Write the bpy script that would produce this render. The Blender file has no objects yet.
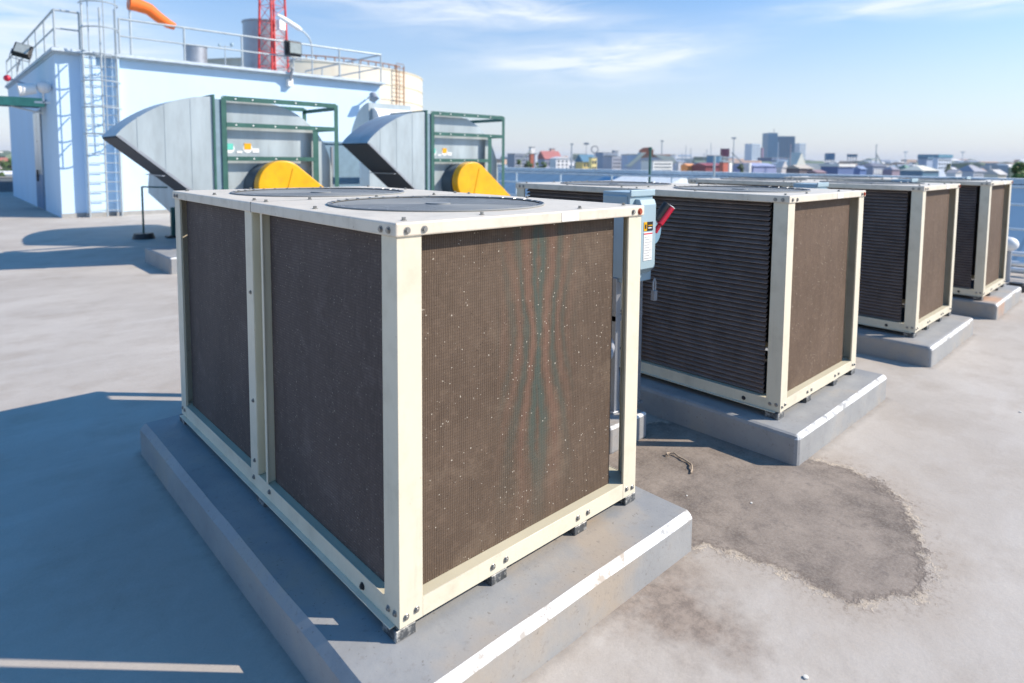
import bpy, bmesh, math, random
from mathutils import Vector, Matrix, noise
random.seed(7)
C = bpy.context.scene.collection
PI = math.pi
scn = bpy.context.scene

# ------------------------------------------------------------------ camera
CAM = Vector((-1.1397, -1.8303, 1.8889))
FW = Vector((0.69047502, 0.71914747, -0.0779177))
RT = Vector((0.72182268, -0.69201263, 0.00951521))
UP = Vector((0.04707719, 0.06281278, 0.99691439))
F = 630.448
def ray(px, py): return FW + RT * ((px - 529.23) / F) - UP * ((py - 209.61) / F)
def at(px, py, Z): return CAM + ray(px, py) * Z            # point seen at a pixel at forward depth Z
def ony(px, py, Y):
    d = ray(px, py); return CAM + d * ((Y - CAM.y) / d.y)
cd = bpy.data.cameras.new('camera'); cam = bpy.data.objects.new('camera', cd); C.objects.link(cam)
m = Matrix((RT, UP, -FW)).transposed().to_4x4(); m.translation = CAM; cam.matrix_world = m
cd.sensor_width = 36; cd.lens = F * 36 / 1024
cd.shift_x = -17.23 / 1024; cd.shift_y = (209.61 - 341.5) / 1024
cd.clip_end = 9000; cd.clip_start = 0.05
cd.dof.use_dof = True; cd.dof.focus_distance = 3.1; cd.dof.aperture_fstop = 1.8
scn.camera = cam

# ------------------------------------------------------------------ materials
MATS = {}
def new_mat(name):
    mt = bpy.data.materials.new(name); mt.use_nodes = True
    nt = mt.node_tree; b = nt.nodes['Principled BSDF']
    return mt, nt, b
def N(nt, t, **k):
    n = nt.nodes.new(t)
    for a, v in k.items():
        if a == 'inp':
            for i, x in v.items(): n.inputs[i].default_value = x
        else: setattr(n, a, v)
    return n
def math_n(nt, op, a, b=None, c=None, clamp=False):
    n = nt.nodes.new('ShaderNodeMath'); n.operation = op; n.use_clamp = clamp
    for i, x in enumerate((a, b, c)):
        if x is None: continue
        if isinstance(x, (int, float)): n.inputs[i].default_value = x
        else: nt.links.new(x, n.inputs[i])
    return n.outputs[0]
def mix_c(nt, fac, a, b):
    n = nt.nodes.new('ShaderNodeMix'); n.data_type = 'RGBA'
    for i, x in ((0, fac), (6, a), (7, b)):
        if isinstance(x, (int, float)): n.inputs[i].default_value = x
        elif isinstance(x, tuple): n.inputs[i].default_value = (*x, 1)
        else: nt.links.new(x, n.inputs[i])
    return n.outputs[2]
def ramp(nt, x, lo, hi):
    n = nt.nodes.new('ShaderNodeMapRange'); n.inputs[1].default_value = lo; n.inputs[2].default_value = hi
    nt.links.new(x, n.inputs[0]); return n.outputs[0]
def noise_n(nt, vec, scale, detail=4, rough=.55):
    n = nt.nodes.new('ShaderNodeTexNoise'); n.inputs['Scale'].default_value = scale
    n.inputs['Detail'].default_value = detail; n.inputs['Roughness'].default_value = rough
    if vec is not None: nt.links.new(vec, n.inputs['Vector'])
    return n.outputs[0]
def mat(name, col, *a, **k):
    chips = k.pop('chips', None); new = name not in MATS; mt = mat0(name, col, *a, **k)
    if chips and new:
        nt = mt.node_tree; b = nt.nodes['Principled BSDF']; src = b.inputs['Base Color'].links[0].from_socket
        tc = N(nt, 'ShaderNodeTexCoord'); v = tc.outputs['Object']
        f1 = math_n(nt, 'MULTIPLY', ramp(nt, noise_n(nt, v, 48, 3, .6), .70, .73), ramp(nt, noise_n(nt, v, 5, 3), .45, .6))
        c = mix_c(nt, math_n(nt, 'MULTIPLY', f1, .8), src, chips)
        st = N(nt, 'ShaderNodeMapping'); st.inputs['Scale'].default_value = (1, 1, .07); nt.links.new(v, st.inputs[0])
        c = mix_c(nt, math_n(nt, 'MULTIPLY', ramp(nt, noise_n(nt, st.outputs[0], 24, 5, .7), .55, .80), .35), c, tuple(q * .62 for q in col))
        nt.links.new(c, b.inputs['Base Color'])
    return mt
def mat0(name, col, rough=.5, metal=0, var=.12, scale=6, bump=.0, dirt=None, dirt_amt=.5, stretch=(1, 1, 1), spec=.5):
    if name in MATS: return MATS[name]
    mt, nt, b = new_mat(name)
    tc = N(nt, 'ShaderNodeTexCoord'); mp = N(nt, 'ShaderNodeMapping'); mp.inputs['Scale'].default_value = stretch
    nt.links.new(tc.outputs['Object'], mp.inputs[0]); v = mp.outputs[0]
    n1 = noise_n(nt, v, scale, 5); f = ramp(nt, n1, .3, .7)
    lo = tuple(c * (1 - var) for c in col); hi = tuple(min(1, c * (1 + var)) for c in col)
    c = mix_c(nt, f, lo, hi)
    if dirt:
        n2 = noise_n(nt, v, scale * 2.3, 6, .65); g = ramp(nt, n2, .5, .72)
        c = mix_c(nt, math_n(nt, 'MULTIPLY', g, dirt_amt), c, dirt)
    nt.links.new(c, b.inputs['Base Color'])
    b.inputs['Roughness'].default_value = rough; b.inputs['Metallic'].default_value = metal
    b.inputs['Specular IOR Level'].default_value = spec
    rr = ramp(nt, n1, 0, 1); r2 = math_n(nt, 'MULTIPLY_ADD', rr, .2, max(0, rough - .1)); nt.links.new(r2, b.inputs['Roughness'])
    if bump:
        bp = N(nt, 'ShaderNodeBump'); bp.inputs['Strength'].default_value = bump; bp.inputs['Distance'].default_value = .01
        nt.links.new(noise_n(nt, v, scale * 8, 4), bp.inputs['Height']); nt.links.new(bp.outputs[0], b.inputs['Normal'])
    MATS[name] = mt; return mt

cream = mat('cream_paint', (.70, .635, .49), .42, var=.04, scale=3, dirt=(.46, .40, .28), dirt_amt=.35, chips=(.30, .17, .08))
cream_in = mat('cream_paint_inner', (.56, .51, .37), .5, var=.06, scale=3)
capm = mat('cap_paint', (.70, .62, .50), .45, var=.05, scale=4, dirt=(.44, .38, .29), dirt_amt=.45, chips=(.28, .18, .10))
capedge = mat('cap_edge_label', (.86, .85, .80), .4, var=.02)
boltm = mat('bolt_steel', (.30, .29, .27), .35, .8)
boltred = mat('bolt_rust', (.40, .07, .03), .6, .1)
footm = mat('foot_steel', (.085, .09, .095), .5, .3, var=.4, scale=18, dirt=(.7, .68, .62), dirt_amt=.8)
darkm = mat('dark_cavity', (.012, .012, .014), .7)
galv = mat('galvanised', (.36, .38, .41), .42, .55, var=.12, scale=2.5)
galvsheet = mat('galvanised_sheet', (.42, .48, .50), .42, .35, var=.16, scale=2.2, dirt=(.30, .33, .34), dirt_amt=.5, stretch=(1, 1, .25))
galvdark = mat('galvanised_inside', (.05, .055, .065), .6, .2)
green = mat('green_steel', (.035, .115, .095), .45, .1, var=.15, scale=5)
yellow = mat('yellow_paint', (.80, .40, .0), .38, var=.10, scale=3, dirt=(.45, .22, .03), dirt_amt=.4)
white = mat('white_paint', (.80, .80, .78), .5, var=.03)
wallblue = mat('building_blue', (.56, .73, .89), .65, var=.03, scale=.8, dirt=(.48, .64, .78), dirt_amt=.35, stretch=(1, 1, .4))
skirt = mat('wall_base_grey', (.34, .34, .33), .8, var=.12)
railm = mat('rail_galvanised', (.44, .49, .51), .42, .35, var=.08)
boxm = mat('switch_box_blue_grey', (.35, .46, .51), .4, var=.04)
redm = mat('red_plastic', (.62, .02, .05), .35, var=.04)
blackm = mat('black_rubber', (.02, .02, .022), .5)
orange = mat('orange_cloth', (.85, .16, .015), .7, var=.08)
tankcream = mat('tank_cream', (.74, .66, .52), .6, var=.05, scale=.5, dirt=(.5, .3, .15), dirt_amt=.2, stretch=(1, 1, .3))
rust = mat('rusty_steel', (.30, .14, .07), .7, var=.25)
redtower = mat('tower_red', (.60, .045, .04), .5, var=.1)
padm = None

def pad_material():
    mt, nt, b = new_mat('painted_concrete')
    tc = N(nt, 'ShaderNodeTexCoord'); v = tc.outputs['Object']
    n1 = ramp(nt, noise_n(nt, v, 3.2, 6, .6), .3, .7)
    c = mix_c(nt, n1, (.262, .268, .272), (.350, .350, .343))
    n3 = ramp(nt, noise_n(nt, v, 1.6, 5, .6), .50, .68)
    c = mix_c(nt, math_n(nt, 'MULTIPLY', n3, .8), c, (.38, .31, .235))
    n4 = ramp(nt, noise_n(nt, v, 22, 5, .75), .57, .70)
    c = mix_c(nt, math_n(nt, 'MULTIPLY', n4, .5), c, (.22, .20, .18))
    n5 = ramp(nt, noise_n(nt, v, 60, 3, .6), .66, .70)
    c = mix_c(nt, math_n(nt, 'MULTIPLY', n5, .6), c, (.16, .14, .12))
    ru = N(nt, 'ShaderNodeVectorMath', operation='DISTANCE'); nt.links.new(v, ru.inputs[0]); ru.inputs[1].default_value = (8.62, -.19, .15)
    rf = ramp(nt, math_n(nt, 'ADD', ru.outputs['Value'], math_n(nt, 'MULTIPLY', math_n(nt, 'SUBTRACT', noise_n(nt, v, 6, 5, .7), .5), .4)), .30, .10)
    c = mix_c(nt, math_n(nt, 'MULTIPLY', rf, .65), c, (.55, .28, .13))
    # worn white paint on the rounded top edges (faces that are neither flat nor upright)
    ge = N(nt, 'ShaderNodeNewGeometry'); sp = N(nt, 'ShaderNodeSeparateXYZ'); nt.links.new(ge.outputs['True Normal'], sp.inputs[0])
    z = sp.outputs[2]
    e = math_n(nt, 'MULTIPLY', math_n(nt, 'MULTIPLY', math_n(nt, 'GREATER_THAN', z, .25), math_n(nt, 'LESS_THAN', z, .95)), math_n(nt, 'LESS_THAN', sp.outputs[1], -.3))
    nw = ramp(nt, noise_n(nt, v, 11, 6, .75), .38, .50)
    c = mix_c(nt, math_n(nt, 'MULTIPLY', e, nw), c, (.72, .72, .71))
    nt.links.new(c, b.inputs['Base Color']); b.inputs['Roughness'].default_value = .62
    bp = N(nt, 'ShaderNodeBump'); bp.inputs['Strength'].default_value = .35; bp.inputs['Distance'].default_value = .006
    nt.links.new(noise_n(nt, v, 18, 6, .65), bp.inputs['Height']); nt.links.new(bp.outputs[0], b.inputs['Normal'])
    return mt
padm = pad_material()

def floor_material():
    mt, nt, b = new_mat('coated_roof_concrete')
    tc = N(nt, 'ShaderNodeTexCoord'); v = tc.outputs['Object']
    n1 = ramp(nt, noise_n(nt, v, .55, 6, .6), .32, .68)
    c = mix_c(nt, n1, (.415, .370, .322), (.535, .487, .430))
    n2 = ramp(nt, noise_n(nt, v, 2.1, 6, .65), .48, .72)
    c = mix_c(nt, math_n(nt, 'MULTIPLY', n2, .6), c, (.36, .305, .25))
    nl = ramp(nt, noise_n(nt, v, 5.5, 6, .7), .55, .75)
    c = mix_c(nt, math_n(nt, 'MULTIPLY', nl, .35), c, (.53, .50, .46))
    mf = ramp(nt, noise_n(nt, v, 90, 5, .8), .35, .65); c = mix_c(nt, math_n(nt, 'MULTIPLY', mf, .16), c, (.20, .18, .155))
    ms = N(nt, 'ShaderNodeMapping'); ms.inputs['Scale'].default_value = (1, 4, 1); ms.inputs['Rotation'].default_value = (0, 0, .6); nt.links.new(v, ms.inputs[0])
    sw_ = ramp(nt, noise_n(nt, ms.outputs[0], .9, 7, .65), .52, .75); c = mix_c(nt, math_n(nt, 'MULTIPLY', sw_, .40), c, (.56, .53, .49))
    n4 = ramp(nt, noise_n(nt, v, 44, 4, .7), .66, .74)
    c = mix_c(nt, math_n(nt, 'MULTIPLY', n4, .6), c, (.20, .17, .145))
    # faint rings where puddles dried
    pr = noise_n(nt, v, .8, 3, .5); prr = math_n(nt, 'ABSOLUTE', math_n(nt, 'SUBTRACT', math_n(nt, 'FRACT', math_n(nt, 'MULTIPLY', pr, 7)), .5))
    c = mix_c(nt, math_n(nt, 'MULTIPLY', ramp(nt, prr, .035, .0), .05), c, (.22, .18, .15))
    # stain: signed distance (m, inside > 0) stored on the sheet, ragged by noise
    at1 = N(nt, 'ShaderNodeAttribute', attribute_name='stain'); d = at1.outputs['Fac']
    nz = noise_n(nt, v, 9, 6, .7); nzz = noise_n(nt, v, 38, 4, .7)
    w = math_n(nt, 'ADD', math_n(nt, 'MULTIPLY', math_n(nt, 'SUBTRACT', nz, .5), .24), math_n(nt, 'MULTIPLY', math_n(nt, 'SUBTRACT', nzz, .5), .15))
    dd = math_n(nt, 'ADD', d, w)
    ins = ramp(nt, dd, -.006, .012)
    sn = ramp(nt, noise_n(nt, v, 3.4, 8, .75), .36, .62)
    sc = mix_c(nt, sn, (.088, .066, .052), (.300, .245, .198))
    s6 = ramp(nt, noise_n(nt, v, 1.3, 4, .6), .40, .62); sc = mix_c(nt, math_n(nt, 'MULTIPLY', s6, .5), sc, (.31, .255, .21))
    sg = ramp(nt, noise_n(nt, v, 70, 4, .8), .42, .68)
    sc = mix_c(nt, math_n(nt, 'MULTIPLY', sg, .42), sc, (.40, .36, .31))
    sd = ramp(nt, noise_n(nt, v, 11, 6, .8), .53, .66)
    sc = mix_c(nt, math_n(nt, 'MULTIPLY', sd, .55), sc, (.12, .10, .09))
    so_ = ramp(nt, math_n(nt, 'ADD', d, math_n(nt, 'MULTIPLY', math_n(nt, 'SUBTRACT', noise_n(nt, v, 4, 6, .7), .5), .5)), -.30, .05)
    c = mix_c(nt, math_n(nt, 'MULTIPLY', so_, .55), c, (.36, .29, .225))
    c = mix_c(nt, math_n(nt, 'MULTIPLY', ins, .95), c, sc)
    # pale ragged rim of peeled coating
    rim = math_n(nt, 'MULTIPLY', ramp(nt, dd, -.020, .0), ramp(nt, dd, .040, .012))
    rb = math_n(nt, 'MULTIPLY', ramp(nt, noise_n(nt, v, 6, 5, .7), .42, .56), ramp(nt, nzz, .38, .55))
    c = mix_c(nt, math_n(nt, 'MULTIPLY', math_n(nt, 'MULTIPLY', rim, rb), .9), c, (.58, .48, .36))
    rdk = math_n(nt, 'MULTIPLY', ramp(nt, dd, .020, .038), ramp(nt, dd, .066, .044))
    c = mix_c(nt, math_n(nt, 'MULTIPLY', rdk, .45), c, (.13, .10, .08))
    oc = math_n(nt, 'MULTIPLY', ramp(nt, dd, -.16, -.02), ramp(nt, dd, .0, -.02)); oc = math_n(nt, 'MULTIPLY', oc, ramp(nt, noise_n(nt, v, 24, 6, .8), .50, .60))
    c = mix_c(nt, math_n(nt, 'MULTIPLY', oc, .55), c, (.22, .17, .13))
    # grime collected along the foot of the two near pads
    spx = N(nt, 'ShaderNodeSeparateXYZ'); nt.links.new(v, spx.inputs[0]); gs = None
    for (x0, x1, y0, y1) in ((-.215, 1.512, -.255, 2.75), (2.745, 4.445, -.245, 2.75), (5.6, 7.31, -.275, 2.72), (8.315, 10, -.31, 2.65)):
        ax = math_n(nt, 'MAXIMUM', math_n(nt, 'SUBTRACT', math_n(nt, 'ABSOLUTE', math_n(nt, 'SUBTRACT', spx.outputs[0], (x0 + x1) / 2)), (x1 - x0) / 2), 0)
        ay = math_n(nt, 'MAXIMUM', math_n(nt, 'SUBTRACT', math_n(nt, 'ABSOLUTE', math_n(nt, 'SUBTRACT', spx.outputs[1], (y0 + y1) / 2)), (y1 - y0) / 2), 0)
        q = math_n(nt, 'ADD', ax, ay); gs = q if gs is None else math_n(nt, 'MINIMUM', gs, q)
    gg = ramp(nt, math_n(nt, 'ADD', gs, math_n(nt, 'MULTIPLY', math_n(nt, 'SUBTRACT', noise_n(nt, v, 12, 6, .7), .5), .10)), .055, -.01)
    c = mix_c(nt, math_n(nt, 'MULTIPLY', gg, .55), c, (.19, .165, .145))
    # soft second stain
    at2 = N(nt, 'ShaderNodeAttribute', attribute_name='stain_soft')
    s2 = ramp(nt, math_n(nt, 'ADD', math_n(nt, 'MULTIPLY', at2.outputs['Fac'], 1.6), math_n(nt, 'MULTIPLY', math_n(nt, 'SUBTRACT', noise_n(nt, v, 5, 7, .7), .5), .95)), -.10, .34)
    c = mix_c(nt, math_n(nt, 'MULTIPLY', s2, .82), c, mix_c(nt, ramp(nt, noise_n(nt, v, 17, 6, .8), .42, .60), (.30, .235, .185), (.165, .125, .098)))
    nt.links.new(c, b.inputs['Base Color']); b.inputs['Roughness'].default_value = .72; b.inputs['Specular IOR Level'].default_value = .35
    h = math_n(nt, 'ADD', noise_n(nt, v, 14, 8, .7), math_n(nt, 'MULTIPLY', rim, 1.2))
    bp = N(nt, 'ShaderNodeBump'); bp.inputs['Strength'].default_value = .4; bp.inputs['Distance'].default_value = .008
    nt.links.new(h, bp.inputs['Height']); nt.links.new(bp.outputs[0], b.inputs['Normal'])
    return mt

def coil_material(name, base, alt, wire, axis, moire=0., lines=0., specks=.5, pitch=.0105, hp=.0125):
    """Fin block behind a wire guard: fine fins, wire grid, camera moire painted as wavy bands, pale specks of grit."""
    mt, nt, b = new_mat(name)
    tc = N(nt, 'ShaderNodeTexCoord'); v = tc.outputs['Object']
    sp = N(nt, 'ShaderNodeSeparateXYZ'); nt.links.new(v, sp.inputs[0])
    u = sp.outputs[axis]; z = sp.outputs[2]
    n1 = ramp(nt, noise_n(nt, v, 2.2, 5), .3, .7); c = mix_c(nt, n1, base, alt)
    st = N(nt, 'ShaderNodeMapping'); st.inputs['Scale'].default_value = (1, 1, .12); nt.links.new(v, st.inputs[0])
    c = mix_c(nt, math_n(nt, 'MULTIPLY', ramp(nt, noise_n(nt, st.outputs[0], 16, 5, .7), .42, .75), .5), c, tuple(q * .62 for q in base))
    c = mix_c(nt, math_n(nt, 'MULTIPLY', ramp(nt, noise_n(nt, v, 30, 5, .75), .5, .8), .6), c, tuple(q * 1.6 for q in alt))
    c = mix_c(nt, math_n(nt, 'MULTIPLY', ramp(nt, noise_n(nt, v, 5.5, 6, .7), .55, .68), .38), c, wire)      # worn, dustier patches
    cs = N(nt, 'ShaderNodeCombineXYZ')
    nt.links.new(math_n(nt, 'MULTIPLY', u, 1), cs.inputs[0]); nt.links.new(math_n(nt, 'MULTIPLY', z, .25), cs.inputs[2])
    wob = noise_n(nt, cs.outputs[0], 9, 3); wobf = noise_n(nt, v, 26, 2)
    uu = math_n(nt, 'ADD', u, math_n(nt, 'MULTIPLY', math_n(nt, 'ADD', wob, math_n(nt, 'MULTIPLY', wobf, .5)), .010))
    fin = math_n(nt, 'SINE', math_n(nt, 'MULTIPLY', uu, 2 * PI / (pitch * 1.0)))
    fm = ramp(nt, fin, .2, .95)
    zl = math_n(nt, 'SINE', math_n(nt, 'MULTIPLY', math_n(nt, 'ADD', z, math_n(nt, 'MULTIPLY', wobf, .003)), 2 * PI / hp))
    zm = ramp(nt, zl, .4, .95)
    c = mix_c(nt, math_n(nt, 'MULTIPLY', fm, .42), c, wire)
    c = mix_c(nt, math_n(nt, 'MULTIPLY', zm, .20 + lines), c, tuple(w * .35 for w in wire))
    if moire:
        # camera moire painted into the coil colour as teal and reddish wavy bands
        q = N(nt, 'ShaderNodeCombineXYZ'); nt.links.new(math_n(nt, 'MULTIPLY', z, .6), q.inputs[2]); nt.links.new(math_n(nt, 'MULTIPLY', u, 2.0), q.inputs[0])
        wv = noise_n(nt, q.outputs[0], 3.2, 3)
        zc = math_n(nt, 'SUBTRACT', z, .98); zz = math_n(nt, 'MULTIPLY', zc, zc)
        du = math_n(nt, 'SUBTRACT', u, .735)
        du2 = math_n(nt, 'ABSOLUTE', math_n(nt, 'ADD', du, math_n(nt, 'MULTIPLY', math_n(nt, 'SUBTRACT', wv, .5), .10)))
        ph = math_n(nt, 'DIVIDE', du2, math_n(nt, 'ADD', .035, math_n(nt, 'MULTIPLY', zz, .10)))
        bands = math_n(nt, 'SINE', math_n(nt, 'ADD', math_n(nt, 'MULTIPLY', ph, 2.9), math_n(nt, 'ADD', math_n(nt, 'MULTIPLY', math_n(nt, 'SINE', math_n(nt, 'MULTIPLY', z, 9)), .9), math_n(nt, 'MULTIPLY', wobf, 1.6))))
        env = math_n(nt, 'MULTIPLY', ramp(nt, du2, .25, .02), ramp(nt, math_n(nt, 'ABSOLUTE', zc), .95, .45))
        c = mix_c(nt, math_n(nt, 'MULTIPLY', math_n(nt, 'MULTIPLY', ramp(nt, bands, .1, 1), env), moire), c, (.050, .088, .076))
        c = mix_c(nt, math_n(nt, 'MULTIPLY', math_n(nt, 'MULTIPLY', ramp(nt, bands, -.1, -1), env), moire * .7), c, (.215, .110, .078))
    vo = N(nt, 'ShaderNodeTexVoronoi'); vo.inputs['Scale'].default_value = 120; vo.inputs['Randomness'].default_value = 1
    dv = N(nt, 'ShaderNodeTexNoise'); dv.inputs['Scale'].default_value = 140; nt.links.new(v, dv.inputs['Vector'])
    vm = N(nt, 'ShaderNodeVectorMath', operation='MULTIPLY_ADD'); nt.links.new(dv.outputs['Color'], vm.inputs[0]); vm.inputs[1].default_value = (.009, .009, .009); nt.links.new(v, vm.inputs[2])
    nt.links.new(vm.outputs[0], vo.inputs['Vector'])
    sc = N(nt, 'ShaderNodeSeparateColor'); nt.links.new(vo.outputs['Color'], sc.inputs[0])
    dens = ramp(nt, noise_n(nt, v, 3.5, 3), .40, .68)
    sel = math_n(nt, 'GREATER_THAN', math_n(nt, 'ADD', sc.outputs[0], math_n(nt, 'MULTIPLY', dens, .10)), .968)
    rad = math_n(nt, 'LESS_THAN', vo.outputs['Distance'], math_n(nt, 'MULTIPLY_ADD', sc.outputs[1], .20, .12))
    c = mix_c(nt, math_n(nt, 'MULTIPLY', math_n(nt, 'MULTIPLY', sel, rad), specks), c, (.62, .56, .46))
    dk = math_n(nt, 'MULTIPLY', math_n(nt, 'LESS_THAN', sc.outputs[2], .03), math_n(nt, 'LESS_THAN', vo.outputs['Distance'], .25))
    c = mix_c(nt, math_n(nt, 'MULTIPLY', dk, .7), c, (.01, .01, .01))
    nt.links.new(c, b.inputs['Base Color']); b.inputs['Roughness'].default_value = .7; b.inputs['Specular IOR Level'].default_value = .2
    h = math_n(nt, 'ADD', math_n(nt, 'MULTIPLY', fm, .8), math_n(nt, 'MULTIPLY', zm, -.5))
    bp = N(nt, 'ShaderNodeBump'); bp.inputs['Strength'].default_value = .30; bp.inputs['Distance'].default_value = .002
    nt.links.new(h, bp.inputs['Height']); nt.links.new(bp.outputs[0], b.inputs['Normal'])
    return mt
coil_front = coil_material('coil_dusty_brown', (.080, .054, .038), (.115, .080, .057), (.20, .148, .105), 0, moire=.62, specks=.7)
coil_front_b = coil_material('coil_dusty_brown_plain', (.100, .066, .045), (.130, .088, .062), (.19, .135, .095), 0, specks=.7)
coil_side = coil_material('coil_dark_side', (.072, .056, .050), (.108, .084, .075), (.19, .155, .145), 1, specks=.4, lines=.42)
slatm = mat('slat_dark', (.215, .168, .150), .5, .2, var=.2, scale=8)
slatback = mat('slat_back', (.035, .028, .026), .7, var=.2)

# ------------------------------------------------------------------ mesh builder
class MB:
    def __init__(s): s.v = []; s.f = []; s.m = []; s.sm = []; s.mats = []
    def mi(s, m):
        if m not in s.mats: s.mats.append(m)
        return s.mats.index(m)
    def add(s, vs, fs, m, smooth=False):
        o = len(s.v); s.v += [Vector(a) for a in vs]; k = s.mi(m)
        for f in fs: s.f.append([o + i for i in f]); s.m.append(k); s.sm.append(smooth)
    def box(s, x0, x1, y0, y1, z0, z1, m):
        v = [(x0, y0, z0), (x1, y0, z0), (x1, y1, z0), (x0, y1, z0), (x0, y0, z1), (x1, y0, z1), (x1, y1, z1), (x0, y1, z1)]
        s.add(v, [(0, 3, 2, 1), (4, 5, 6, 7), (0, 1, 5, 4), (1, 2, 6, 5), (2, 3, 7, 6), (3, 0, 4, 7)], m); return s
    def prism(s, pts, axis, a0, a1, m, smooth=False):
        """extrude a 2D outline (x,z for axis y; y,z for axis x; x,y for axis z)"""
        def P(p, a): return {'y': (p[0], a, p[1]), 'x': (a, p[0], p[1]), 'z': (p[0], p[1], a)}[axis]
        n = len(pts); v = [P(p, a0) for p in pts] + [P(p, a1) for p in pts]
        s.add(v, [tuple(range(n)), tuple(reversed(range(n, 2 * n)))], m)
        o = len(s.v); s.add(v, [(i, (i + 1) % n, n + (i + 1) % n, n + i) for i in range(n)], m, smooth); return s
    def tube(s, p0, p1, r, m, r1=None, n=10, cap=True):
        p0 = Vector(p0); p1 = Vector(p1); r1 = r if r1 is None else r1
        d = (p1 - p0).normalized(); a = d.orthogonal().normalized(); b = d.cross(a)
        v = []
        for p, q in ((p0, r), (p1, r1)):
            v += [p + (a * math.cos(2 * PI * i / n) + b * math.sin(2 * PI * i / n)) * q for i in range(n)]
        s.add(v, [(i, (i + 1) % n, n + (i + 1) % n, n + i) for i in range(n)], m, True)
        if cap: s.add(v, [tuple(reversed(range(n))), tuple(range(n, 2 * n))], m)
        return s
    def path(s, pts, r, m, n=8, closed=False):
        pts = [Vector(p) for p in pts]; L = len(pts); v = []; up = None
        for i, p in enumerate(pts):
            a = pts[(i - 1) % L] if (closed or i > 0) else p; c = pts[(i + 1) % L] if (closed or i < L - 1) else p
            d = (c - a).normalized()
            if up is None: up = d.orthogonal().normalized()
            x = (up - d * up.dot(d)).normalized(); up = x; y = d.cross(x)
            rr = r[i] if isinstance(r, (list, tuple)) else r
            v += [p + (x * math.cos(2 * PI * k / n) + y * math.sin(2 * PI * k / n)) * rr for k in range(n)]
        f = []
        for i in range(L if closed else L - 1):
            j = (i + 1) % L
            f += [(i * n + k, i * n + (k + 1) % n, j * n + (k + 1) % n, j * n + k) for k in range(n)]
        if not closed: f += [tuple(reversed(range(n))), tuple(range((L - 1) * n, L * n))]
        s.add(v, f, m, True); return s
    def ring(s, c, r, wr, m, n=64, k=4, z=0):
        return s.path([(c[0] + r * math.cos(2 * PI * i / n), c[1] + r * math.sin(2 * PI * i / n), z) for i in range(n)], wr, m, k, True)
    def ball(s, c, r, m, n=12, sq=1):
        c = Vector(c); v = []; f = []; h = n // 2
        for j in range(h + 1):
            t = PI * j / h
            for i in range(n): v.append(c + Vector((r * math.sin(t) * math.cos(2 * PI * i / n), r * math.sin(t) * math.sin(2 * PI * i / n), r * sq * math.cos(t))))
        for j in range(h):
            for i in range(n): f.append((j * n + i, (j + 1) * n + i, (j + 1) * n + (i + 1) % n, j * n + (i + 1) % n))
        s.add(v, f, m, True); return s
    def build(s, name, parent=None, bevel=0, seg=2, mtx=None, kind=None):
        me = bpy.data.meshes.new(name); me.from_pydata([tuple(v) for v in s.v], [], s.f)
        for q in s.mats: me.materials.append(q)
        for p, k, sm in zip(me.polygons, s.m, s.sm): p.material_index = k; p.use_smooth = sm
        bm = bmesh.new(); bm.from_mesh(me); bmesh.ops.remove_doubles(bm, verts=bm.verts, dist=1e-6)
        bmesh.ops.recalc_face_normals(bm, faces=bm.faces)
        bm.to_mesh(me); bm.free()
        if any(s.sm): me.set_sharp_from_angle(angle=math.radians(40))
        o = bpy.data.objects.new(name, me); C.objects.link(o)
        if parent: o.parent = parent
        if mtx is not None: o.matrix_local = mtx
        if bevel:
            md = o.modifiers.new('bevel', 'BEVEL'); md.width = bevel; md.segments = seg; md.limit_method = 'ANGLE'; md.angle_limit = math.radians(50)
        if kind: o['kind'] = kind
        return o
def tag(o, label, cat, group=None, kind=None):
    o['label'] = label; o['category'] = cat
    if group: o['group'] = group
    if kind: o['kind'] = kind
    return o
def thing(name, label, cat, loc=(0, 0, 0), rz=0, group=None):
    o = bpy.data.objects.new(name, None); C.objects.link(o); o.location = loc; o.rotation_euler = (0, 0, rz); o.empty_display_size = .1
    return tag(o, label, cat, group)
def copy_tree(o, loc=None, label=None, parent=None):
    c = o.copy(); C.objects.link(c)
    if parent: c.parent = parent; c.matrix_parent_inverse = o.matrix_parent_inverse.copy()
    if loc is not None: c.location = loc
    if label: c['label'] = label
    for ch in [q for q in bpy.data.objects if q.parent == o]: copy_tree(ch, None, None, c)
    return c

# ------------------------------------------------------------------ roof floor
def frange(a, b, n): return [a + (b - a) * i / n for i in range(n)]
def poly_sd(x, y, P):
    ins = False; best = 1e9; n = len(P)
    for i in range(n):
        x0, y0 = P[i]; x1, y1 = P[(i + 1) % n]
        if (y0 > y) != (y1 > y) and x < (x1 - x0) * (y - y0) / (y1 - y0) + x0: ins = not ins
        dx, dy = x1 - x0, y1 - y0; t = max(0, min(1, ((x - x0) * dx + (y - y0) * dy) / (dx * dx + dy * dy)))
        best = min(best, math.hypot(x - x0 - t * dx, y - y0 - t * dy))
    return best if ins else -best
STAIN = [(1.30, 1.0), (2.3, 1.0), (2.9, .6), (2.9, -.20), (2.98, -.434), (2.93, -.67), (2.76, -.85), (2.53, -.97), (2.28, -1.09), (2.116, -1.13), (1.978, -1.14), (1.80, -1.03), (1.68, -.93), (1.66, -.80), (1.66, -.69), (1.67, -.56), (1.63, -.43), (1.59, -.30), (1.40, -.20)]
SOFT = [(1.10, -.05), (1.47, -.25), (1.36, -.55), (1.22, -.78), (.96, -.80), (.80, -.46), (.80, -.2)]
xs = frange(-22, -2, 10) + frange(-2, .6, 10) + frange(.6, 3.4, 112) + frange(3.4, 13, 20) + [13.15]
ys = frange(-14, -2, 8) + frange(-2, -1.5, 4) + frange(-1.5, 1.1, 104) + frange(1.1, 6, 14) + frange(6, 41, 20) + [41]
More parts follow.
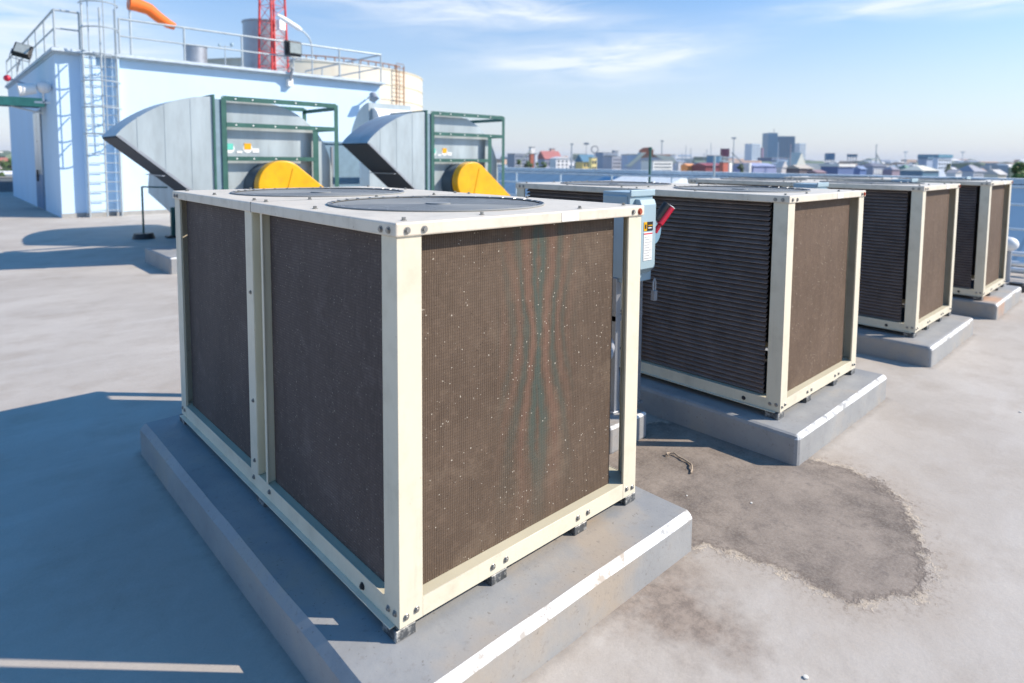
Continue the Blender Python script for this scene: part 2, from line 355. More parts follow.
fv = [(x, y, 0) for y in ys for x in xs]; nx = len(xs)
ff = [(j * nx + i, j * nx + i + 1, (j + 1) * nx + i + 1, (j + 1) * nx + i) for j in range(len(ys) - 1) for i in range(nx - 1)]
me = bpy.data.meshes.new('roof_floor'); me.from_pydata(fv, [], ff); me.materials.append(floor_material())
a1 = me.attributes.new('stain', 'FLOAT', 'POINT'); a2 = me.attributes.new('stain_soft', 'FLOAT', 'POINT')
for i, (x, y, z) in enumerate(fv):
    near = -1 < x < 5 and -3 < y < 3
    a1.data[i].value = poly_sd(x, y, STAIN) if near else -1
    a2.data[i].value = poly_sd(x, y, SOFT) if near else -1
floor = bpy.data.objects.new('roof_floor', me); C.objects.link(floor); floor['kind'] = 'structure'
b = MB(); b.box(-22, 13.15, -14, 41, -12, -.02, mat('block_wall', (.4, .42, .44), .8)); b.build('roof_block', kind='structure')
b = MB(); b.box(-22, 13.05, 41.0, 41.2, 0, .75, mat('parapet_dark', (.13, .16, .19), .8)); b.box(-22, 13.05, 40.96, 41.24, .75, .80, skirt)
tag(b.build('parapet_wall'), 'low dark parapet wall at the far left edge of the roof', 'parapet')

# ------------------------------------------------------------------ concrete pads
def pad(x0, x1, y0, y1, h, label, w=.03, group=None, name='concrete_pad', seg=1):
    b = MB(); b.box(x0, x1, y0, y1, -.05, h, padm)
    # subdivide for a slightly uneven hand-trowelled edge
    o = b.build(name)
    bm = bmesh.new(); bm.from_mesh(o.data)
    bmesh.ops.bevel(bm, geom=[e for e in bm.edges if (e.verts[0].co.z > 0 or e.verts[1].co.z > 0)], offset=w, segments=seg, affect='EDGES', profile=.5)
    long = [e for e in bm.edges if e.calc_length() > .8]
    bmesh.ops.subdivide_edges(bm, edges=long, cuts=24, use_grid_fill=True)
    for v in bm.verts:
        if v.co.z > .0:
            n = noise.noise_vector(v.co * 3.1); k = .004
            v.co += n * k
    bm.to_mesh(o.data); bm.free()
    tag(o, label, 'concrete pad', group); return o
PG = 'concrete pads under the condenser units'
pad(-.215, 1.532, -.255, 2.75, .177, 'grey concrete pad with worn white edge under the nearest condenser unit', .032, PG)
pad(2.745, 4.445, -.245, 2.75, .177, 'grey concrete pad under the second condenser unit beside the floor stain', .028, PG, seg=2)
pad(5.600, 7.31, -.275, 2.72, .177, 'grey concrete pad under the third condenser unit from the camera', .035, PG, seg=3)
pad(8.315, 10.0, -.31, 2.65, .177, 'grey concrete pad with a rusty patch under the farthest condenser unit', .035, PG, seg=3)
pad(1.68, 11.2, 9.52, 11.15, .27, 'long raised concrete kerb carrying the two ventilation fans', .02, name='fan_plinth')

# ------------------------------------------------------------------ condenser units
W, L, H, CH = 1.378, 2.604, 1.45, .049
HS = H - CH                                  # underside of the cap
def bolt(b, p, ax, r=.0085, m=boltm, l=.008):
    d = {'x': Vector((-1, 0, 0)), 'y': Vector((0, -1, 0)), 'z': Vector((0, 0, 1)), 'X': Vector((1, 0, 0)), 'Y': Vector((0, 1, 0))}[ax]
    p = Vector(p); b.tube(p, p + d * .003, r * 1.5, m, n=10); b.tube(p, p + d * l, r, m, n=6)
def fan_grille(root, cx, cy):
    grm = mat('grille_grey', (.24, .25, .25), .7); b = MB(); zt = H + .004
    b.path([(cx + .515 * math.cos(t * 2 * PI / 72), cy + .515 * math.sin(t * 2 * PI / 72), zt) for t in range(72)], .0045, grm, 6, True)
    r = .05; zf = H - .002
    while r < .505:      # flat concentric wires welded to flat spokes, flush with the cap
        n = 64; v = []
        for (q, z) in ((r - .0032, zf), (r + .0032, zf), (r + .0032, zf - .003), (r - .0032, zf - .003)):
            v += [(cx + q * math.cos(2 * PI * i / n), cy + q * math.sin(2 * PI * i / n), z) for i in range(n)]
        b.add(v, [(a * n + i, a * n + (i + 1) % n, ((a + 1) % 4) * n + (i + 1) % n, ((a + 1) % 4) * n + i) for a in range(4) for i in range(n)], grm); r += .0092
    for k in range(24):
        t = 2 * PI * k / 24; b.path([(cx + q * math.cos(t), cy + q * math.sin(t), zf - .004) for q in (.03, .25, .512)], .003, grm, 4)
    b.tube((cx, cy, zf), (cx, cy, zf + .006), .06, grm, n=20)
    for k in range(36):    # hooked wire ends round the rim
        t = 2 * PI * k / 36
        b.tube((cx + .495 * math.cos(t), cy + .495 * math.sin(t), zt + .002), (cx + .513 * math.cos(t), cy + .513 * math.sin(t), zt + .004), .0026, galv, n=5)
    g = b.build('fan_grille', root)
    b = MB(); n = 48     # the fan well under the grille
    v = [(cx + .505 * math.cos(2 * PI * i / n), cy + .505 * math.sin(2 * PI * i / n), z) for z in (H - .002, H - .30) for i in range(n)]
    b.add(v, [(i, (i + 1) % n, n + (i + 1) % n, n + i) for i in range(n)] + [tuple(range(n, 2 * n))], mat('fan_well', (.16, .165, .17), .6), False)
    b.build('fan_well', root)
    b = MB(); b.tube((cx, cy, H - .22), (cx, cy, H - .10), .09, galv, n=20)
    for k in range(5):
        t = 2 * PI * k / 5; c_, s_ = math.cos(t), math.sin(t)
        def T(r_, w_, z): return (cx + c_ * r_ - s_ * w_, cy + s_ * r_ + c_ * w_, H - .16 + z)
        b.add([T(.08, -.05, -.03), T(.08, .05, .03), T(.47, .13, .045), T(.47, -.13, -.045), T(.08, -.05, -.034), T(.08, .05, .026), T(.47, .13, .041), T(.47, -.13, -.049)],
              [(0, 1, 2, 3), (4, 7, 6, 5), (0, 4, 5, 1), (1, 5, 6, 2), (2, 6, 7, 3), (3, 7, 4, 0)], galv)
    b.build('fan_blades', root)

def make_unit(louvred, label):
    root = thing('condenser_unit', label, 'condenser', group='condenser units on concrete pads')
    # cap with two fan openings
    o = .010; bm = bmesh.new()
    def loop(pts, z): 
        vs = [bm.verts.new((x, y, z)) for x, y in pts]; return vs, [bm.edges.new((vs[i], vs[(i + 1) % len(vs)])) for i in range(len(vs))]
    rect = [(-o, -o), (W + o, -o), (W + o, L + o), (-o, L + o)]
    E_ = []; lo = []
    vr, er = loop(rect, H); E_ += er
    for cy in (.69, 1.95):
        cv, ce = loop([(.665 + .51 * math.cos(2 * PI * i / 48), cy + .51 * math.sin(2 * PI * i / 48)) for i in range(48)], H); E_ += ce
    bmesh.ops.triangle_fill(bm, edges=E_, use_beauty=True)
    for f in list(bm.faces):
        c = f.calc_center_median()
        if any(math.hypot(c.x - .665, c.y - cy) < .505 for cy in (.69, 1.95)): bm.faces.remove(f)
    vb, eb = loop([(-o, -o), (W + o, -o), (W + o, L + o), (-o, L + o)], H - CH)
    for i in range(4):
        j = (i + 1) % 4; bm.faces.new((vr[i], vr[j], vb[j], vb[i]))
    inn = [bm.verts.new((x, y, H - CH)) for x, y in [(.02, .02), (W - .02, .02), (W - .02, L - .02), (.02, L - .02)]]
    inu = [bm.verts.new((v.co.x, v.co.y, H - .004)) for v in inn]
    for i in range(4):
        j = (i + 1) % 4; bm.faces.new((vb[i], vb[j], inn[j], inn[i])); bm.faces.new((inn[i], inn[j], inu[j], inu[i]))
    bmesh.ops.recalc_face_normals(bm, faces=bm.faces)
    me = bpy.data.meshes.new('top_panel'); bm.to_mesh(me); bm.free(); me.materials.append(capm)
    tp = bpy.data.objects.new('top_panel', me); C.objects.link(tp); tp.parent = root
    md = tp.modifiers.new('bevel', 'BEVEL'); md.width = .006; md.segments = 2; md.limit_method = 'ANGLE'; md.angle_limit = math.radians(60)
    def cb(*a): b = MB(); bolt(b, *a); b.build('bolt', tp)
    for (x, y) in [(.06, .05), (.42, .06), (.98, .05), (1.31, .06), (.05, .72), (.05, 1.25), (.05, 1.40), (.05, 2.0), (.05, 2.52), (1.32, .75), (1.32, 1.28), (1.32, 1.42), (1.32, 2.0), (1.32, 2.52), (.69, 1.315), (.30, 1.315), (1.08, 1.315), (.45, 2.55), (.95, 2.55)]:
        cb((x, y, H), 'z', .0075, boltm, .012)
    for y in (.035, .085): cb((-o, y, H - .028), 'x')
    cb((.035, -o, H - .028), 'y'); cb((.105, -o, H - .028), 'y'); cb((W - .08, -o, H - .028), 'y'); cb((W - .028, -o, H - .028), 'y', .011, boltred)
    cb((-o, L - .05, H - .028), 'x'); cb((-o, L - .1, H - .028), 'x')
    b = MB(); b.box(-o - .0015, -o + .002, 1.286, 1.289, H - CH, H + .001, boltm); b.box(-o, W + o, 1.286, 1.289, H - .002, H + .001, boltm)
    b.build('seam', tp)
    b = MB(); b.box(.80, .905, -o - .002, -o + .001, H - .044, H - .003, capedge); b.build('label', tp)
    fan_grille(root, .665, .69); fan_grille(root, .665, 1.95)
    # corner posts: L angles, with bolts near the foot
    T = .004; A = .100
    def post(x, y, sx, sy):
        b = MB(); ax = x + sx * A; ay = y + sy * A
        b.box(min(x, ax), max(x, ax), min(y, y + sy * T), max(y, y + sy * T), .0, HS, cream)
        b.box(min(x, x + sx * T), max(x, x + sx * T), min(y + sy * T, ay), max(y + sy * T, ay), .0, HS, cream)
        # inward return lips
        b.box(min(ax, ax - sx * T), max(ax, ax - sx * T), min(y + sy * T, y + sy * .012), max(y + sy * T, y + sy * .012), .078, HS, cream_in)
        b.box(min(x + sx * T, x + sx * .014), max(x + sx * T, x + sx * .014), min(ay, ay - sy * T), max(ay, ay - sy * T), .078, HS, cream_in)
        for q in (.028, .072):
            bolt(b, (x + sx * q, y, .03 + q * .15), 'y' if sy > 0 else 'Y'); bolt(b, (x, y + sy * q, .05 - q * .1), 'x' if sx > 0 else 'X')
        return b.build('corner_post', root, .0015, 1)
    post(0, 0, 1, 1); post(W, 0, -1, 1); post(0, L, 1, -1); post(W, L, -1, -1)
    RH = .076; D = .058
    def rail(kind):
        b = MB()
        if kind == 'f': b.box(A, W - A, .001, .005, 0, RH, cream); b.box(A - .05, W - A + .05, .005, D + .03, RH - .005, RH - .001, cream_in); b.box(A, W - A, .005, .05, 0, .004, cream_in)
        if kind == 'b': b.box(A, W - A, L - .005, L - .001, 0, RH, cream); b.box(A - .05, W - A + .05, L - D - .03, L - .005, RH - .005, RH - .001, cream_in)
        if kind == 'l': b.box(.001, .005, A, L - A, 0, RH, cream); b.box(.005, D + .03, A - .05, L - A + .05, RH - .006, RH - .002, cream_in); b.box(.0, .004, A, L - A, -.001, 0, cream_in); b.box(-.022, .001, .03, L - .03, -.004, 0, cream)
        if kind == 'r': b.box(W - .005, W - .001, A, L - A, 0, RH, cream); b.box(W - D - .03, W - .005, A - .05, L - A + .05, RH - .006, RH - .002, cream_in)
        if kind == 'f':
            for x in (.435, .505, .945, 1.015): bolt(b, (x, .001, .035), 'y', .009)
        if kind == 'l': bolt(b, (.001, .26, .03), 'x', .01, blackm, .01); bolt(b, (.001, 1.16, .045), 'x'); bolt(b, (.001, 1.36, .045), 'x')
        b.build('bottom_rail', root, .001, 1)
    for k in 'fblr': rail(k)
    # mid posts on the long sides: two strips and a recessed channel
    for x, s in ((0, 1), (W, -1)):
        b = MB()
        def bx(d0, d1, y0, y1, z0, z1, mm): b.box(min(x + s * d0, x + s * d1), max(x + s * d0, x + s * d1), y0, y1, z0, z1, mm)
        bx(0, .004, 1.305, 1.395, .0765, HS, cream); bx(.004, .04, 1.301, 1.305, .0765, HS, cream_in); bx(.036, .040, 1.196, 1.301, .0765, HS, cream_in)
        bx(.004, .044, 1.192, 1.196, .0765, HS, cream_in); bx(.0, .004, 1.178, 1.196, .0765, HS, cream)
        bx(.004, .045, 1.395, 1.399, .0765, HS, cream_in)
        for z in (.14, 1.0, .45): bolt(b, (x, 1.34, z), 'x' if s > 0 else 'X', .007)
        b.build('center_post', root)
    # coil blocks
    zc0, zc1 = RH, HS - .0
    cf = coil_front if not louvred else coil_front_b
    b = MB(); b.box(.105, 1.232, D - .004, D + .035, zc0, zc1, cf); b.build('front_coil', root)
    b = MB(); b.box(.16, W - .16, L - D - .035, L - D + .004, zc0, zc1, coil_side); b.build('back_coil', root)
    b = MB(); b.box(W - D - .035, W - D + .004, .27, L - .17, zc0, zc1, coil_side); b.build('right_coil', root)
    for y0, y1 in ((.165, 1.176), (1.395, L - .108)):
        b = MB()
        if not louvred: b.box(D - .020, D + .035, y0, y1, zc0, zc1, coil_side)
        else:
            b.box(D + .012, D + .035, y0, y1, zc0, zc1, slatback); n = 40
            for k in range(n):
                z = zc0 + (k + .5) * (zc1 - zc0) / n
                b.add([(D - .012, y0 - .02, z - .007), (D + .011, y0 - .02, z + .012), (D + .011, y1 + .02, z + .012), (D - .012, y1 + .02, z - .007),
                       (D - .012, y0 - .02, z - .011), (D + .011, y0 - .02, z + .008), (D + .011, y1 + .02, z + .008), (D - .012, y1 + .02, z - .011)],
                      [(0, 1, 2, 3), (7, 6, 5, 4), (0, 4, 5, 1), (2, 6, 7, 3), (0, 3, 7, 4), (1, 5, 6, 2)], slatm)
        b.build('side_louvre' if louvred else 'side_coil', root)
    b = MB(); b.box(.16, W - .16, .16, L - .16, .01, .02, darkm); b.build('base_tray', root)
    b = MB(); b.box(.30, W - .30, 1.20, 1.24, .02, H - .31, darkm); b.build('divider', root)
    # feet
    for x, y in [(-.012, 0), (.43, .0), (.93, .0), (W - .075, 0), (-.012, 1.20), (-.012, L - .09), (W - .075, L - .09), (W - .075, 1.2)]:
        b = MB(); b.box(x, x + .085, y + .004, y + .10, -.049, -.006, footm); b.box(x + .01, x + .087, y + .008, y + .06, -.018, -.0045, boltm)
        b.build('foot', root, .003, 1)
    return root
Z0 = .177 + .0485
uA = make_unit(False, 'nearest cream condenser unit with two flat roof fans and dusty brown coils'); uA.location = (0, 0, Z0)
uB = make_unit(True, 'second cream condenser unit from the camera, standing right of the floor stain'); uB.location = (2.904, -.05, Z0)
copy_tree(uB, (5.842, -.0685, Z0), 'third cream condenser unit, between the second unit and the farthest one')
copy_tree(uB, (8.423, -.1416, Z0), 'farthest cream condenser unit, last in the row near the right railing')

# ------------------------------------------------------------------ disconnect switches on stands between the units
def make_switch(label):
    r = thing('disconnect_switch', label, 'switch box', group='switch boxes on stands beside the units')
    b = MB(); b.box(0, .26, .02, .25, 1.07, 1.685, boxm); b.box(-.006, .267, .005, .02, 1.655, 1.70, boxm); b.box(-.012, .0, .04, .24, 1.10, 1.66, boxm)
    b.build('box_body', r, .008, 2)
    b = MB()
    b.prism([(.02, 1.16), (.02, 1.13), (.01, 1.13), (-.035, 1.17), (-.035, 1.60), (-.02, 1.635), (.02, 1.64)], 'x', .055, .225, boxm)
    b.build('cover', r, .01, 2)
    b = MB(); b.box(.085, .118, -.0385, -.0345, 1.425, 1.485, yellow); b.box(.121, .185, -.0385, -.0345, 1.425, 1.485, blackm)
    b.box(.094, .109, -.0400, -.0385, 1.440, 1.470, blackm); b.box(.130, .178, -.0400, -.0385, 1.457, 1.463, yellow); b.box(.130, .170, -.0400, -.0385, 1.441, 1.447, white)
    b.build('warning_label', r)
    b = MB(); b.box(.085, .180, -.0385, -.0345, 1.225, 1.415, white)
    tl = mat('print_grey', (.35, .35, .36), .6)
    for k in range(9): b.box(.094, .15 if k % 3 else .172, -.0398, -.0385, 1.238 + k * .018, 1.242 + k * .018, tl)
    b.box(.085, .180, -.0400, -.0385, 1.402, 1.410, redm); b.build('instruction_label', r)
    b = MB(); b.prism([(.300 + .085 * math.cos(t * PI / 16), 1.415 + .105 * math.sin(t * PI / 16)) for t in range(32)], 'y', .03, .075, mat('switch_dial_blue', (.20, .34, .45), .4), True); b.build('dial', r, .004, 2)
    b = MB(); b.tube((.265, .0, 1.40), (.29, -.02, 1.455), .016, redm, n=10); b.tube((.285, -.02, 1.46), (.365, -.06, 1.575), .026, redm, n=14)
    b.tube((.255, -.01, 1.49), (.330, -.05, 1.60), .028, blackm, n=14); b.tube((.365, -.06, 1.575), (.368, -.062, 1.58), .027, white, n=14)
    b.build('handle', r, .004, 2)
    b = MB(); b.box(.235, .27, -.03, .0, .93, 1.0, galv); b.path([(.24, -.015, 1.0), (.24, -.015, 1.06), (.252, -.015, 1.085), (.265, -.015, 1.06), (.265, -.015, 1.0)], .006, galv, 8); b.build('padlock', r, .003, 1)
    b = MB(); b.box(-.02, .03, .10, .14, .16, 1.10, galv); b.box(.24, .28, .10, .14, .16, 1.10, galv); b.box(-.04, .30, .09, .15, .16, .175, galv); b.box(-.02, .28, .098, .138, .80, .84, galv)
    b.build('stand', r, .002, 1)
    b = MB(); b.path([(.03, .16, 1.08), (.03, .16, .9), (.02, .15, .70), (-.06, .12, .58), (-.20, .10, .50), (-.40, .12, .47), (-.60, .15, .47)], .03, mat('conduit_grey', (.36, .37, .39), .45), 12); b.build('conduit', r)
    return r
def block(x, y, label):
    b = MB(); b.box(x, x + .40, y, y + .32, -.005, .182, padm); o = b.build('concrete_block', None, .018, 2)
    return tag(o, label, 'concrete block', 'small blocks under the switch stands')
sw = make_switch('blue-grey switch box with red handle and padlock beside the nearest condenser'); sw.location = (2.22, .69, 0)
block(2.00, .655, 'small concrete block under the switch stand beside the nearest condenser')
for (dx, dy, w_) in ((2.904, -.05, 'second condenser'), (5.842, -.07, 'third condenser'), (8.423, -.14, 'farthest condenser')):
    copy_tree(sw, (2.22 + dx, .69 + dy, 0), 'blue-grey switch box beside the %s, top showing over the caps' % w_)
    block(2.00 + dx, .655 + dy, 'small concrete block under the switch stand beside the %s' % w_)

# ------------------------------------------------------------------ ventilation fans with hood, green frame and yellow belt guard
def angle_bar(b, p0, p1, w, m):
    """equal angle / flat bar along an axis-aligned run, drawn as a slim box"""
    x0, x1 = sorted((p0[0], p1[0])); y0, y1 = sorted((p0[1], p1[1])); z0, z1 = sorted((p0[2], p1[2]))
    h = w / 2
    if x1 - x0 > max(y1 - y0, z1 - z0): b.box(x0, x1, y0 - .003, y0 + .004, z0 - h, z0 + h, m); b.box(x0, x1, y0 + .004, y0 + w, z0 + h - .007, z0 + h, m)
    elif z1 - z0 > y1 - y0: b.box(x0 - h, x0 + h, y0 - .006, y0 + .001, z0, z1, m); b.box(x0 + h - .007, x0 + h, y0 + .001, y0 + w, z0, z1, m)
    else: b.box(x0 - .004, x0 + .003, y0, y1, z0 - h, z0 + h, m)
def make_fan(label):
    r = thing('ventilation_fan', label, 'ventilation fan', group='ventilation fans on the long kerb')
    # local origin: (x of frame left post, front plane y, 0)
    DP = 1.45; HD = 1.12
    # hood: profile x,z ; tip at left, curved back, open slanting mouth below
    tip = (-1.64, 2.24); pts = []
    for k in range(15):   # rounded back from tip to top
        t = k / 14; a = PI / 2 * t
        x = -1.64 + 1.46 * (t ** 1.15); z = 2.24 + .72 * math.sin(a) ** .95
        pts.append((x, z))
    bot = (-.18, .98)
    b = MB(); T = .006
    for yy in (0, HD - T): b = MB(); b.prism(pts + [bot], 'y', yy, yy + T, galvsheet); b.build('hood_side', r)
    b = MB()
    up = pts; lo = [(x, z - .008) for x, z in pts]
    v = [(x, T, z - .001) for x, z in up] + [(x, HD - T, z - .001) for x, z in up] + [(x, T, z - .012) for x, z in up] + [(x, HD - T, z - .012) for x, z in up]
    n = len(up)
    b.add(v, [(i, i + 1, n + i + 1, n + i) for i in range(n - 1)] + [(2 * n + i, 3 * n + i, 3 * n + i + 1, 2 * n + i + 1) for i in range(n - 1)], galvsheet, True)
    b.build('hood_back', r)
    for yy in (-.004, HD - .004):   # lip round the mouth
        b = MB()
        b.add([(-1.64, yy, 2.24), (-.18, yy, .98), (-.18, yy, 1.03), (-1.58, yy, 2.245), (-1.64, yy + .008, 2.24), (-.18, yy + .008, .98), (-.18, yy + .008, 1.03), (-1.58, yy + .008, 2.245)],
              [(0, 1, 2, 3), (7, 6, 5, 4), (0, 4, 5, 1), (1, 5, 6, 2), (2, 6, 7, 3), (3, 7, 4, 0)], galv); b.build('mouth_lip', r)
    for x in (-1.33, -.93, -.53):
        zt = max(z for (px_, z) in pts if px_ <= x + .08); zb = 2.24 - (x + 1.64) * (1.26 / 1.46)
        b = MB(); b.box(x - .012, x + .012, -.005, -.0005, zb + .03, zt - .02, galvsheet); b.build('hood_seam', r)
    b = MB(); a = Vector((-1.72, 0, 2.20)); c = Vector((-.20, 0, .99)); dr = Vector((.62, 0, .78)) * .05
    # dark lining seen through the slanting mouth (bird mesh)
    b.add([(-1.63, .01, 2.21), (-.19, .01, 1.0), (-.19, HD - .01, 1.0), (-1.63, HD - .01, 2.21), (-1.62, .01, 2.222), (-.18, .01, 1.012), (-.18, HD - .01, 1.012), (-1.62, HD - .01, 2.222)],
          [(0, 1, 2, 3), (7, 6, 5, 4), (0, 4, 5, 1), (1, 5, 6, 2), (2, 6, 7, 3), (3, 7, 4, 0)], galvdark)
    b.box(-1.0, -.96, .01, HD - .01, 1.585, 1.60, galv)
    b.build('mouth_mesh', r)
    # flange + flexible collar
    b = MB(); b.box(-.19, -.155, -.03, DP + .03, .90, 3.0, green); b.build('flange', r)
    b = MB(); b.box(-.155, .0, .02, DP - .02, .92, 2.93, mat('collar_blue_grey', (.20, .29, .35), .6)); b.build('collar', r)
    # scroll housing disc
    b = MB(); cx, cz, R_ = .70, 1.52, 1.42
    prof = [(.03, cz - 1.05), (.03, cz + 1.40)] + [(cx + R_ * math.sin(a_), cz + R_ * math.cos(a_)) for a_ in [i * PI * .9 / 30 for i in range(31)]] + [(cx, .30)]
    b.prism(prof, 'y', .18, 1.15, galvsheet); b.build('scroll_housing', r, .01, 1)
    b = MB()
    for (x, z, m_) in ((.14, 2.07, mat('sticker_teal', (.12, .55, .45), .5)), (.455, 2.08, yellow)):
        b.tube((x, .178, z), (x, .174, z), .085, white, n=20); b.box(x - .06, x + .06, .168, .173, z - .02, z + .09, m_)
    b.box(.54, .66, .17, .176, 2.0, 2.08, white); b.box(.26, .36, .17, .176, 1.99, 2.03, white)
    b.build('safety_sticker', r)
    # green angle frame
    b = MB(); w = .085
    for y in (0, DP):
        angle_bar(b, (.0, y, .27), (.0, y, 2.97), w, green); angle_bar(b, (2.12, y, .27), (2.12, y, 2.97), w, green)
        angle_bar(b, (0, y, 2.95), (2.12, y, 2.95), w, green); angle_bar(b, (.04, y - .01, 2.49), (2.08, y - .01, 2.49), w * .9, green)
    angle_bar(b, (.04, -.01, 1.89), (1.70, -.01, 1.89), w * .9, green); angle_bar(b, (1.69, .01, .27), (1.69, .01, 2.45), w * 1.3, green)
    angle_bar(b, (.04, -.01, 1.08), (2.08, -.01, 1.08), w * .9, green)
    for x in (0, 2.12): 
        for z in (2.9, 2.49, 1.08): angle_bar(b, (x, .05, z), (x, DP, z), w * .9, green)
    b.box(-.06, 2.18, -.02, DP + .08, .27, .34, green)
    for x in (.2, .5, .9, 1.3, 1.7): 
        for z in (2.95, 2.49, 1.89):
            if z < 2 and x > 1.6: continue
            b.tube((x, -.003, z), (x, -.016, z), .014, white, n=8)
    b.build('frame', r)
    # belt guard: teardrop, two pulleys
    b = MB(); c0 = Vector((.90, 1.40)); r0 = .46; c1 = Vector((2.15, .72)); r1 = .20
    d = c1 - c0; ang = math.atan2(d.y, d.x); off = math.acos((r0 - r1) / d.length)
    ol = [(c0.x + r0 * math.cos(a_), c0.y + r0 * math.sin(a_)) for a_ in [ang + off + (2 * PI - 2 * off) * i / 26 for i in range(27)]]
    ol += [(c1.x + r1 * math.cos(a_), c1.y + r1 * math.sin(a_)) for a_ in [ang - off + 2 * off * i / 10 for i in range(11)]]
    b.prism(ol, 'y', -.34, -.12, yellow, True); g = b.build('belt_guard', r, .02, 3)
    b = MB(); b.add([(c0.x - .03, -.352, c0.y - .45), (c0.x + .02, -.352, c0.y - .45), (c0.x + .22, -.352, c0.y + .32), (c0.x + .17, -.352, c0.y + .32), (c0.x - .03, -.34, c0.y - .45), (c0.x + .02, -.34, c0.y - .45), (c0.x + .22, -.34, c0.y + .32), (c0.x + .17, -.34, c0.y + .32)], [(0, 1, 2, 3), (7, 6, 5, 4), (0, 4, 5, 1), (1, 5, 6, 2), (2, 6, 7, 3), (3, 7, 4, 0)], yellow)
    b.build('stiffener', g, .004, 1)
    b = MB(); b.tube((.82, .18, 1.36), (.82, -.10, 1.36), .46, mat('guard_gap_shade', (.06, .09, .12), .6), r1=.40, n=36); b.tube((.72, .2, 1.40), (.72, -.3, 1.40), .05, galv, n=12); b.build('shaft_and_gap_shade', r)  # shadow gap behind the guard painted as a dark drum, with the shaft
    b = MB(); b.tube((2.05, .2, .72), (2.05, .75, .72), .2, boxm, n=20); b.box(1.85, 2.25, .2, .75, .34, .55, boxm); b.build('motor', r)
    return r
f1 = make_fan('left ventilation fan with grey hood, green frame and yellow belt guard'); f1.location = (2.73, 10.0, 0)
copy_tree(f1, (7.18, 10.0, 0), 'right ventilation fan with grey hood, green frame, nearer to the city skyline')
# tall curved exhaust hoods on the row behind
def back_hood(x, label, w=1.5, y0=15.4, ln=1.5, tz=3.6, cover=True):
    r = thing('exhaust_hood', label, 'exhaust hood', (x, y0, 0), group='exhaust hoods behind the fans')
    b = MB(); pts = [(0, .3), (0, tz)] + [(ln * math.sin(a_), .95 + (tz - .95) * math.cos(a_)) for a_ in [PI / 2 * i / 14 for i in range(1, 15)]] + [(1.5, .3)]
    b.prism(pts, 'x', 0, w, galvsheet, True); b.build('hood_shell', r)
    if cover: b = MB(); b.prism([(-.02, 2.3)] + [(-.02 - .45 * math.sin(PI * i / 14), 2.85 + .6 * -math.cos(PI * i / 14)) for i in range(15)] + [(-.02, 3.45)], 'x', .1, w - .05, white, True); b.build('motor_cover', r)
    b = MB(); b.box(-.05, w + .05, -.1, 2.3, 0, .3, padm); b.build('base', r)
    return r
bh = back_hood(8.65, 'tall curved blue-shaded hood with white cover behind the right fan'); 
back_hood(3.15, 'long curved hood hidden mostly behind the left ventilation fan', 1.3, 12.4, 4.9, 3.0, False)
# low blue-grey cabinet between the fans
b = MB(); 
b.box(5.55, 7.0, 13.0, 14.2, 0, 2.28, mat('cabinet_blue', (.20, .31, .40), .5)); b.box(5.5, 7.05, 12.96, 14.24, 2.28, 2.33, mat('cabinet_blue', (.2, .31, .4))); b.box(6.22, 6.27, 12.98, 13.0, .1, 2.2, galv)
tag(b.build('duct_cabinet'), 'tall blue-grey duct cabinet standing between the two ventilation fans', 'cabinet')

# small sign stand in front of the building
r = thing('sign_stand', 'thin dark post with short arm on a rubber foot before the blue building', 'stand', (2.5, 14.95, 0))
b = MB(); b.tube((0, 0, .1), (0, 0, 1.22), .022, green, n=8); b.tube((0, 0, 1.21), (.52, -.05, 1.19), .018, green, n=8); b.build('post', r)
b = MB(); b.tube((0, 0, 0), (0, 0, .13), .24, blackm, r1=.20, n=20); b.build('foot', r)
r = thing('bollard_post', 'short dark post behind the far left corner of the nearest unit', 'post', (3.08, 14.75, 0))
b = MB(); b.box(-.05, .05, -.05, .05, 0, .72, green); b.box(-.16, .16, -.12, .12, 0, .05, blackm); b.build('post', r)

# ------------------------------------------------------------------ blue plant-room building
BY = 22.1; BX0, BX1 = 1.88, 13.0; BH = 5.05; BD = 36.6
bd = thing('plant_room_building', 'pale blue flat-roofed plant room with lit front wall and shaded side', 'building', (BX0, BY, 0))
b = MB(); b.box(0, BX1 - BX0, 0, BD - BY, 0.0, BH, wallblue); 
b.build('wall', bd)
b = MB(); b.box(.62, 1.0, -.24, -.001, 0, BH - .04, wallblue); b.build('pilaster', bd)
b = MB(); b.box(1.42, 1.62, -.24, -.001, 0, BH - .04, wallblue); b.build('pilaster', bd)
b = MB(); b.box(-.01, 11.14, -.03, -.002, 0, .13, skirt); b.box(.60, 1.02, -.26, -.03, 0, .132, skirt); b.box(1.40, 1.64, -.26, -.03, 0, .132, skirt); b.build('skirting', bd)
b = MB(); b.box(-.10, 11.22, -.30, 14.6, BH, BH + .09, mat('roof_edge', (.52, .60, .66), .6)); b.box(-.04, 11.16, -.12, 14.55, BH - .06, BH, mat('roof_edge', (.5, .6, .66))); b.build('roof', bd)
for (x0, z0, x1, z1) in ((2.9, 2.3, 4.4, 3.6), (5.6, 2.3, 7.2, 3.9)):   # faint recessed panels in the wall
    b = MB(); 
    for q in ((x0, x1, z0, z0 + .02), (x0, x1, z1, z1 + .02), (x0, x0 + .02, z0, z1), (x1, x1 + .02, z0, z1)): b.box(q[0], q[1], -.006, -.001, q[2], q[3], wallblue)
    b.build('wall_panel', bd)
